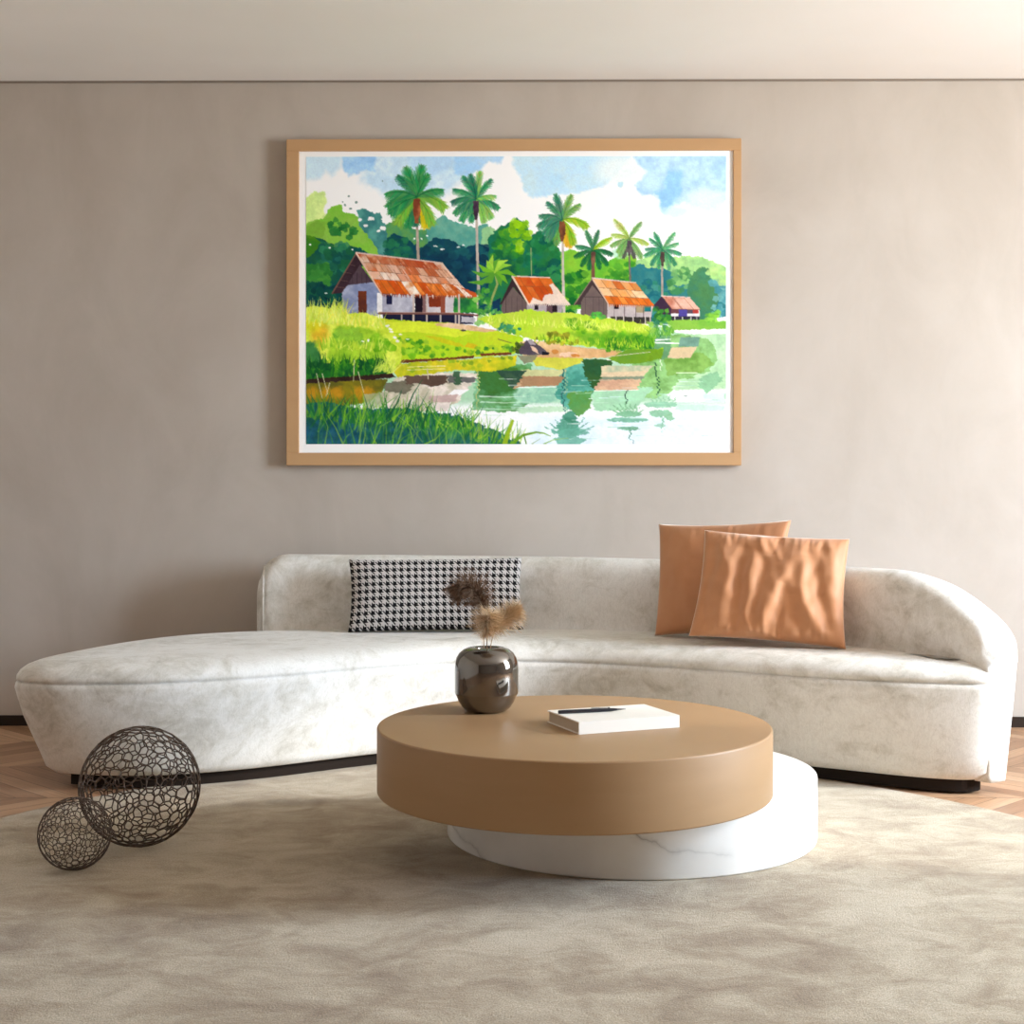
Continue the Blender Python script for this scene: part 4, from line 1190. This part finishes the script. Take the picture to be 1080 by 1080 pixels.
def piping(i, push, name='piping'):
    prof = section(i)
    # only the part above the seat on the sitter's side, over the top and down outside
    pts = []
    for d, z in prof:
        p = path[i] + outn[i] * d + tang[i] * push
        pts.append((p[0] - S0[0], p[1] - S0[1], z))
    return tube(name, pts[1:-1], 0.0034, M_SOFA, backrest, 6)
piping(1, 0.0)

# ------------------------------------------------------------------ coffee table
M_TAN = mat_tan('tan lacquered wood', lin(164, 131, 95), lin(158, 125, 89))
M_MARBLE = mat_marble()
table = empty('coffee_table', (0.172, 4.077, 0), 'round two tier coffee table, thick tan drum over an offset white marble drum', 'coffee table')
TT = 0.368
def drum(r, z0, z1, b):
    pr = [(0, z0), (r - b, z0)]
    pr += [(r - b + b * math.sin(a), z0 + b - b * math.cos(a)) for a in np.linspace(0, math.pi / 2, 6)[1:]]
    pr += [(r - b + b * math.cos(a), z1 - b + b * math.sin(a)) for a in np.linspace(0, math.pi / 2, 6)]
    pr += [(0, z1)]
    return lathe(pr, 192)
o = link('tabletop', drum(0.546, 0.188, TT, 0.006), M_TAN, table)
sharp_by_angle(o, 25)
o = link('base', drum(0.546, 0.0, 0.187, 0.006), M_MARBLE, table)
sharp_by_angle(o, 25)
o.location = (0.3536 - 0.172, 4.37 - 4.077, 0)
o['label'] = 'white marble drum with grey veins'

# ------------------------------------------------------------------ vase
M_SMOKE = mat_smoke()
VX, VY = -0.075, 4.30
prof = [(0, 0.0), (0.050, 0.0), (0.060, 0.003), (0.072, 0.014), (0.082, 0.030), (0.0885, 0.046), (0.0905, 0.0500), (0.0925, 0.0515),
        (0.0935, 0.056), (0.0935, 0.125), (0.0925, 0.142), (0.088, 0.158), (0.079, 0.172), (0.066, 0.182), (0.052, 0.187), (0.043, 0.188),
        (0.037, 0.187), (0.034, 0.183), (0.033, 0.176), (0.036, 0.170), (0.060, 0.160), (0.078, 0.145), (0.084, 0.125), (0.084, 0.055),
        (0.070, 0.022), (0.045, 0.010), (0, 0.008)]
vase = link('vase', lathe(prof, 96), M_SMOKE)
vase.location = (VX, VY, TT)
tag(vase, 'small smoky mirrored glass vase holding dried plumes on the coffee table', 'vase')

# ------------------------------------------------------------------ dried plumes
def plume_thing(label, base, top, spine, n, length, width, mats, seed, droop=0.6, stemr=0.0014):
    r = random.Random(seed)
    root = empty('dried_pampas_stem', (VX, VY, TT), label, 'dried grass', 'dried plumes in the vase')
    R0 = Vector((VX, VY, TT))
    stem_path = [Vector(base)]
    b, t = Vector(base), Vector(top)
    neck = Vector((b.x * 0.4 + t.x * 0.25, b.y * 0.4 + t.y * 0.25, 0.18))
    ctrl = [b, neck, t] + [Vector(p) for p in spine]
    P = catmull([tuple(c) for c in ctrl], False, 8)
    rad = np.linspace(stemr * 1.15, stemr * 0.6, len(P))
    tube('stem', P, rad, mats[1], root, 6)
    SP, _ = resample(catmull([tuple(t)] + [tuple(p) for p in spine], False, 10), 60, False)
    bm = bmesh.new()
    for k in range(n):
        f = r.random() ** 0.9
        i = int(f * 58)
        p = Vector(SP[i])
        tg = (Vector(SP[i + 1]) - p).normalized()
        side = tg.orthogonal().normalized()
        side.rotate(Quaternion(tg, r.uniform(0, 2 * math.pi)))
        taper = (0.55 + 0.9 * math.sin(math.pi * min(1, 0.12 + 0.85 * f)))
        L = length * r.uniform(0.5, 1.05) * taper
        W = width * r.uniform(0.6, 1.1) * taper
        d = (tg * r.uniform(0.35, 0.9) + side * r.uniform(0.5, 1.0)).normalized()
        pts = [p]
        cur = p.copy()
        for s in range(5):
            cur = cur + d * (L / 5)
            d = (d + Vector((0, 0, -droop * 0.22)) + Vector((r.uniform(-1, 1), r.uniform(-1, 1), r.uniform(-1, 1))) * 0.10).normalized()
            pts.append(cur.copy())
        nrm = d.orthogonal().normalized()
        nrm.rotate(Quaternion(d, r.uniform(0, math.pi)))
        prev = None
        for s, q in enumerate(pts):
            wd = nrm * (0.0008 * (1 - 0.8 * s / 5))
            a, c = bm.verts.new(q + wd), bm.verts.new(q - wd)
            if prev:
                bm.faces.new((prev[0], prev[1], c, a))
            prev = (a, c)
    m = bpy.data.meshes.new('plume')
    bm.to_mesh(m)
    bm.free()
    o = link('plume', m, mats[0], root)
    return root

M_PL_D = mat_hair('dark brown plume', lin(96, 74, 58), lin(140, 112, 90))
M_PL_L = mat_hair('straw plume', lin(186, 156, 120), lin(226, 202, 168))
M_STEM = plain('dry stem', lin(150, 124, 94), 0.8)
# the stems stand on the vase bottom (vase local coordinates, metres)
plume_thing('tallest dark brown dried plume nodding to the left in the smoky vase', (-0.012, 0.0, 0.0115), (-0.011, 0.0, 0.292),
            [(-0.016, -0.003, 0.318), (-0.036, -0.006, 0.352), (-0.064, -0.008, 0.368), (-0.094, -0.006, 0.350)], 2300, 0.062, 0.02, (M_PL_D, M_STEM), 3, 0.9)
plume_thing('middle straw coloured dried plume standing upright in the smoky vase', (0.004, 0.012, 0.0115), (0.002, -0.060, 0.226),
            [(0.003, -0.078, 0.246), (0.006, -0.090, 0.272), (0.012, -0.098, 0.294)], 1500, 0.050, 0.02, (M_PL_L, M_STEM), 5, 0.7)
plume_thing('right hand straw coloured dried plume leaning right in the smoky vase', (0.012, -0.010, 0.0115), (0.026, 0.040, 0.236),
            [(0.042, 0.056, 0.252), (0.066, 0.070, 0.274), (0.094, 0.078, 0.292)], 1600, 0.050, 0.02, (M_PL_L, M_STEM), 8, 0.6)

# ------------------------------------------------------------------ book and pen
M_COVER = plain('white book cover', lin(240, 235, 226), 0.55)
M_PAGES = plain('shade darkened cream pages', lin(188, 174, 154), 0.8)  # cream darkened so the colour carries the shade on the block's visible end
BK = math.radians(22.0)
book = empty('hardback_book', (0.1786, 3.903, TT), 'closed white hardback book lying flat on the tan tabletop', 'book', None, (0, 0, BK))
L, D, T = 0.303, 0.213, 0.034
bm = bmesh.new()
add_box(bm, 0, L, 0, D, 0.0004, 0.0032)
add_box(bm, 0, L, 0, D, T - 0.0032, T)
add_box(bm, 0, L, 0, 0.0034, 0.0032, T - 0.0032)
bmesh.ops.remove_doubles(bm, verts=bm.verts, dist=1e-5)
cover = bm_obj('cover', bm, M_COVER, book, False)
bm = bmesh.new()
add_box(bm, 0.004, L - 0.004, 0.0036, D - 0.004, 0.0034, T - 0.0034)
bm_obj('page_block', bm, M_PAGES, book, False)

M_INK = plain('black pen lacquer', lin(24, 22, 30), 0.3)
M_STEEL = plain('brushed steel', lin(120, 118, 116), 0.3, 0.9)
pen = empty('pen', (0.128, 4.035, TT + T + 0.0056), 'slim black pen lying on top of the white book', 'pen', None, (0, 0, math.radians(16)))
def lathe_x(profile, seg=24):
    m = lathe(profile, seg)
    m.transform(Matrix.Rotation(math.pi / 2, 4, 'Y'))
    return m
link('barrel', lathe_x([(0, 0.0), (0.0045, 0.0), (0.0052, 0.003), (0.0054, 0.12), (0.0048, 0.150), (0.0030, 0.172)]), M_INK, pen)
link('tip', lathe_x([(0.0032, 0.170), (0.0024, 0.182), (0.0008, 0.197), (0, 0.198)]), M_STEEL, pen)
bm = bmesh.new()
add_box(bm, 0.095, 0.150, -0.0013, 0.0013, 0.0062, 0.0075)
add_box(bm, 0.145, 0.150, -0.0013, 0.0013, 0.0044, 0.0064)
bm_obj('clip', bm, M_STEEL, pen, False)

# ------------------------------------------------------------------ wire spheres
M_WIRE = plain('dark bronze wire', lin(84, 67, 55), 0.5, 0.3)
def wire_sphere(loc, rad, n, th, label, seed):
    r = np.random.default_rng(seed)
    pts = []
    # scattered points with a minimum spacing give uneven cells
    md = 2.0 / math.sqrt(n) * 0.72
    tries = 0
    while len(pts) < n and tries < 60000:
        v = r.normal(size=3)
        v /= np.linalg.norm(v)
        tries += 1
        if not pts or np.min(np.linalg.norm(np.array(pts) - v, axis=1)) > md * (0.75 + 0.5 * r.random()):
            pts.append(v)
    bm = bmesh.new()
    for p in pts:
        bm.verts.new(p)
    bmesh.ops.convex_hull(bm, input=bm.verts)
    bmesh.ops.triangulate(bm, faces=bm.faces)
    bm.verts.ensure_lookup_table()
    bm.faces.ensure_lookup_table()
    bm.faces.index_update()
    cen = []
    for f in bm.faces:
        a, b, c = [v.co for v in f.verts]
        q = (a + b + c).normalized()
        cen.append(q * rad)
    faces = []
    for v in bm.verts:
        fs = list(v.link_faces)
        if len(fs) < 3:
            continue
        t1 = v.co.orthogonal().normalized()
        t2 = v.co.normalized().cross(t1)
        fs.sort(key=lambda f: math.atan2(Vector(cen[f.index]).dot(t2), Vector(cen[f.index]).dot(t1)))
        faces.append(tuple(f.index for f in fs))
    bm.free()
    m = mesh_from([tuple(c) for c in cen], faces)
    o = link('wire_sphere', m, M_WIRE)
    o.location = loc
    md_ = o.modifiers.new('wire', 'WIREFRAME')
    md_.thickness = th
    md_.use_even_offset = False
    md_.use_boundary = True
    md_.use_replace = True
    return tag(o, label, 'decorative sphere', 'open wire spheres on the rug')
wire_sphere((-1.063, 4.186, 0.1707 + 0.001), 0.1680, 480, 0.0050, 'larger open mesh sphere of dark wire on the rug in front of the sofa', 4)
wire_sphere((-1.173, 3.93, 0.0974 + 0.001), 0.0955, 400, 0.0029, 'smaller dark wire sphere on the rug, in front of the larger one', 9)

# ------------------------------------------------------------------ cushions
def cushion(name, a, b, T, pinch, mat, label, group=None, folds=(), n=72, crumple=0.0, seed=0, taper=0.0):
    verts, faces, uvs = [], [], []
    N = n
    idx = {}
    def pos(u, v):
        x = a * u * (1 - pinch * (1 - v * v)) * (1 + taper * v)
        z = b * v * (1 - pinch * (1 - u * u))
        return x, z
    for side in (-1, 1):
        for i in range(N + 1):
            for j in range(N + 1):
                u, v = -1 + 2 * i / N, -1 + 2 * j / N
                edge = i in (0, N) or j in (0, N)
                if edge and side == 1:
                    idx[(1, i, j)] = idx[(-1, i, j)]
                    continue
                x, z = pos(u, v)
                w = max(0.0, (1 - u * u) * (1 - v * v))
                t = T * w ** 0.36
                if side == -1 and not edge:
                    m = min(1.0, 6 * w)
                    for (u0, v0, u1, v1, wd, amp) in folds:
                        du, dv = u1 - u0, v1 - v0
                        l2 = du * du + dv * dv
                        k = max(0, min(1, ((u - u0) * du + (v - v0) * dv) / l2))
                        dd = math.hypot(u - u0 - k * du, v - v0 - k * dv)
                        t += amp * m * math.exp(-(dd / wd) ** 2) * math.sin(math.pi * (0.12 + 0.76 * k)) ** 0.6
                    if crumple:
                        t += crumple * m * (mnoise.noise(Vector((u * 3.1, v * 1.6, seed))) + 0.5 * mnoise.noise(Vector((u * 8, v * 4, seed + 5))))
                        rim = math.exp(-((1 - abs(v)) / 0.22) ** 2)
                        t += crumple * 0.9 * rim * m * mnoise.noise(Vector((u * 17, v * 2, seed + 2)))
                idx[(side, i, j)] = len(verts)
                verts.append((x, side * t, z))
                uvs.append(((u + 1) / 2, (v + 1) / 2))
    for side in (-1, 1):
        for i in range(N):
            for j in range(N):
                q = (idx[(side, i, j)], idx[(side, i + 1, j)], idx[(side, i + 1, j + 1)], idx[(side, i, j + 1)])
                faces.append(q if side == -1 else q[::-1])
    m = mesh_from(verts, faces)
    lay = m.uv_layers.new(name='UVMap')
    for lp in m.loops:
        lay.data[lp.index].uv = uvs[lp.vertex_index]
    o = link(name, m, mat)
    return tag(o, label, 'cushion', group)

M_HOUND = mat_houndstooth(24, 10)
M_ORANGE = mat_satin('terracotta satin', lin(190, 130, 87), lin(200, 141, 98))
lum = cushion('throw_cushion', 0.348, 0.148, 0.058, 0.035, M_HOUND, 'long black and white houndstooth lumbar cushion leaning on the sofa back', None)
lum.location = (-0.305, 5.858, 0.578)
lum.rotation_euler = (math.radians(-17), math.radians(-0.6), math.radians(2))
rear = cushion('throw_cushion', 0.262, 0.225, 0.062, 0.055, M_ORANGE, 'terracotta cushion behind the other, smoother and half hidden', 'terracotta satin cushions', crumple=0.004, seed=3, taper=0.045,
               folds=[(-0.7, 0.3, -0.2, -0.9, 0.16, 0.008)])
rear.location = (0.795, 5.62, 0.652)
rear.rotation_euler = (math.radians(-17), math.radians(-2.5), math.radians(-30))
front = cushion('throw_cushion', 0.275, 0.205, 0.066, 0.05, M_ORANGE, 'creased terracotta satin cushion in front, nearest the sofa arm', 'terracotta satin cushions', crumple=0.010, seed=8, n=110, taper=-0.03,
                folds=[(-0.86, 0.9, -0.84, -0.8, 0.10, -0.006), (-0.62, 0.9, -0.60, -0.85, 0.15, 0.012), (-0.40, 0.65, -0.44, -0.75, 0.09, -0.010),
                       (-0.26, 0.8, -0.27, -0.9, 0.10, 0.009), (-0.10, 0.55, -0.20, -0.8, 0.08, -0.012), (0.34, 0.75, -0.10, -0.9, 0.12, 0.017),
                       (0.20, 0.0, 0.10, -0.85, 0.09, -0.015), (0.44, 0.55, 0.44, -0.1, 0.09, 0.011), (0.44, -0.1, 0.66, -0.8, 0.10, 0.012),
                       (0.30, -0.2, 0.38, -0.8, 0.10, -0.012), (0.62, 0.3, 0.78, -0.7, 0.08, -0.010), (0.82, 0.75, 0.88, -0.5, 0.10, 0.008),
                       (-0.2, 0.95, -0.1, 0.55, 0.06, 0.009), (0.06, 0.92, 0.02, 0.6, 0.05, -0.009), (-0.05, 0.9, 0.10, 0.5, 0.05, 0.006),
                       (-0.5, -0.95, -0.42, -0.6, 0.05, 0.006), (-0.2, -0.95, -0.28, -0.6, 0.045, 0.006), (0.0, -0.95, -0.06, -0.62, 0.045, 0.005)])
front.location = (0.95, 5.37, 0.635)
front.rotation_euler = (math.radians(-19), math.radians(3.0), math.radians(-17))

def world_bvh(objs):
    bpy.context.view_layer.update()
    vs, ps = [], []
    for ob in objs:
        b = len(vs)
        vs += [ob.matrix_world @ v.co for v in ob.data.vertices]
        ps += [tuple(b + i for i in p.vertices) for p in ob.data.polygons]
    return BVHTree.FromPolygons(vs, ps)

def settle(o, other, step, limit=80):
    tree = world_bvh([other] if not isinstance(other, list) else other)
    for k in range(limit):
        if not world_bvh([o]).overlap(tree):
            break
        o.location = o.location + Vector(step)
    return k
seat_o = [c for c in sofa.children if c.name.startswith('seat')][0]
n1 = settle(lum, seat_o, (0, 0, 0.003)), settle(lum, backrest, (0, -0.004, 0))
n2 = settle(rear, seat_o, (0, 0, 0.003)), settle(rear, backrest, (-0.0025, -0.004, 0))
n3 = settle(front, seat_o, (0, 0, 0.003)), settle(front, [backrest, rear], (0.001, -0.004, 0))

# ------------------------------------------------------------------ framed painting
M_OAK = mat_tan('oak picture frame', lin(190, 150, 107), lin(186, 146, 103))
M_MAT = plain('white mount board', lin(252, 252, 252), 0.9, 0.0, 0.1)
PY = wy(0.0) - 0.004
DF = PY - 0.04                       # front of the frame
def px(x, y, d):
    return ((x - 540) * d / FOC, d, EYE - (y - 505) * d / FOC)
cx, _, cz = px(541.8, 318.5, DF)
pic = empty('framed_painting', (cx, PY, cz), 'large watercolour of stilt huts and palms by a pond in an oak frame', 'painting', None, (0, 0, -YAW))
def rail(x0, x1, y0, y1):
    a = px(x0, y0, DF)
    b = px(x1, y1, DF)
    bm = bmesh.new()
    add_box(bm, a[0] - cx, b[0] - cx, DF - PY, 0, b[2] - cz, a[2] - cz)
    bmesh.ops.bevel(bm, geom=list(bm.edges), offset=0.0015, segments=1, affect='EDGES')
    return bm
FX0, FX1, FY0, FY1 = 301.8, 781.8, 146.3, 490.8
IX0, IX1, IY0, IY1 = 315.0, 773.4, 158.8, 477.5
AX0, AX1, AY0, AY1 = 322.6, 765.5, 165.0, 468.4
frame = bm_obj('frame', rail(FX0, FX1, FY0, IY0), M_OAK, pic, False)
bm_obj('rail', rail(FX0, FX1, IY1, FY1), M_OAK, frame, False)
bm_obj('rail', rail(FX0, IX0, IY0, IY1), M_OAK, frame, False)
bm_obj('rail', rail(IX1, FX1, IY0, IY1), M_OAK, frame, False)
DM = DF + 0.010
a, b = px(IX0 - 2, IY0 - 2, DM), px(IX1 + 2, IY1 + 2, DM)
bm = bmesh.new()
add_box(bm, a[0] - cx, b[0] - cx, DM - PY, DM - PY + .004, b[2] - cz, a[2] - cz)
bm_obj('mount', bm, M_MAT, pic, False)
DA = DM - 0.0012
a, b = px(AX0, AY0, DA), px(AX1, AY1, DA)
GW, GH = ART.shape[1], ART.shape[0]
xs = np.linspace(a[0] - cx, b[0] - cx, GW + 1)
zs = np.linspace(a[2] - cz, b[2] - cz, GH + 1)
gx, gz = np.meshgrid(xs, zs)
V = np.stack([gx.ravel(), np.full(gx.size, DA - PY), gz.ravel()], 1)
i, j = np.meshgrid(np.arange(GH), np.arange(GW), indexing='ij')
k = (i * (GW + 1) + j).ravel()
F = np.stack([k, k + GW + 1, k + GW + 2, k + 1], 1)
am = bpy.data.meshes.new('artwork')
am.vertices.add(len(V))
am.vertices.foreach_set('co', V.astype(np.float32).ravel())
am.loops.add(F.size)
am.loops.foreach_set('vertex_index', F.astype(np.int32).ravel())
am.polygons.add(len(F))
am.polygons.foreach_set('loop_start', (np.arange(len(F)) * 4).astype(np.int32))
am.update(calc_edges=True)
ca = am.color_attributes.new('pigment', 'FLOAT_COLOR', 'POINT')
A = np.pad(ART, ((0, 1), (0, 1), (0, 0)), mode='edge')
A = np.where(A <= 0.04045, A / 12.92, ((A + 0.055) / 1.055) ** 2.4)
rgba = np.concatenate([A, np.ones(A.shape[:2] + (1,))], 2).astype(np.float32)
ca.data.foreach_set('color', rgba.ravel())
t = NT('watercolour pigment on paper')
at = t.n('ShaderNodeAttribute', attribute_name='pigment')
t.set(**{'Base Color': at.outputs['Color'], 'Roughness': 0.9, 'Specular IOR Level': 0.1})
art = link('artwork', am, t.m, pic, False)
art['label'] = 'watercolour of thatched huts, palms and pond'

# ------------------------------------------------------------------ light
world = bpy.data.worlds.new('sky')
scene.world = world
world.use_nodes = True
bg = world.node_tree.nodes['Background']
wt = world.node_tree
tc = wt.nodes.new('ShaderNodeTexCoord')
sp = wt.nodes.new('ShaderNodeSeparateXYZ')
wt.links.new(tc.outputs['Generated'], sp.inputs[0])
rp = wt.nodes.new('ShaderNodeValToRGB')
mr = wt.nodes.new('ShaderNodeMapRange')
mr.inputs['From Min'].default_value = -1
wt.links.new(sp.outputs[2], mr.inputs['Value'])
rp.color_ramp.elements[0].position, rp.color_ramp.elements[0].color = 0.47, GROUND_COL
rp.color_ramp.elements[1].position, rp.color_ramp.elements[1].color = 0.52, SKY_COL
wt.links.new(mr.outputs[0], rp.inputs[0])
wt.links.new(rp.outputs[0], bg.inputs[0])
bg.inputs[1].default_value = SKY_STR

sun_d = bpy.data.lights.new('sun', 'SUN')
sun_d.energy = SUN_E
sun_d.color = SUN_COL
sun_d.angle = math.radians(SUN_ANGLE)
sun = bpy.data.objects.new('sun', sun_d)
COL.objects.link(sun)
az, el = math.radians(SUN_AZ), math.radians(SUN_EL)
dirv = Vector((-math.cos(az) * math.cos(el), math.sin(az) * math.cos(el), -math.sin(el)))
sun.rotation_euler = dirv.to_track_quat('-Z', 'Y').to_euler()
sun.location = (6, 2, 4)

def portal(name, loc, rot, w, h):
    d = bpy.data.lights.new(name, 'AREA')
    d.shape = 'RECTANGLE'
    d.size, d.size_y = w, h
    d.cycles.is_portal = True
    o = bpy.data.objects.new(name, d)
    COL.objects.link(o)
    o.location = loc
    o.rotation_euler = rot
portal('window_portal', (XR + .18, (WIN['y0'] + WIN['y1']) / 2, (WIN['z0'] + WIN['z1']) / 2), (0, math.radians(90), 0), WIN['z1'] - WIN['z0'], WIN['y1'] - WIN['y0'])

scene.view_settings.view_transform = 'Standard'
scene.view_settings.look = 'None'
scene.view_settings.exposure = EXPOSURE
scene.view_settings.gamma = 1.0
scene.view_settings.use_curve_mapping = False
scene.cycles.max_bounces = 10
scene.cycles.diffuse_bounces = 8
scene.cycles.use_denoising = True
scene.cycles.sample_clamp_indirect = 6.0
scene.cycles.caustics_reflective = False
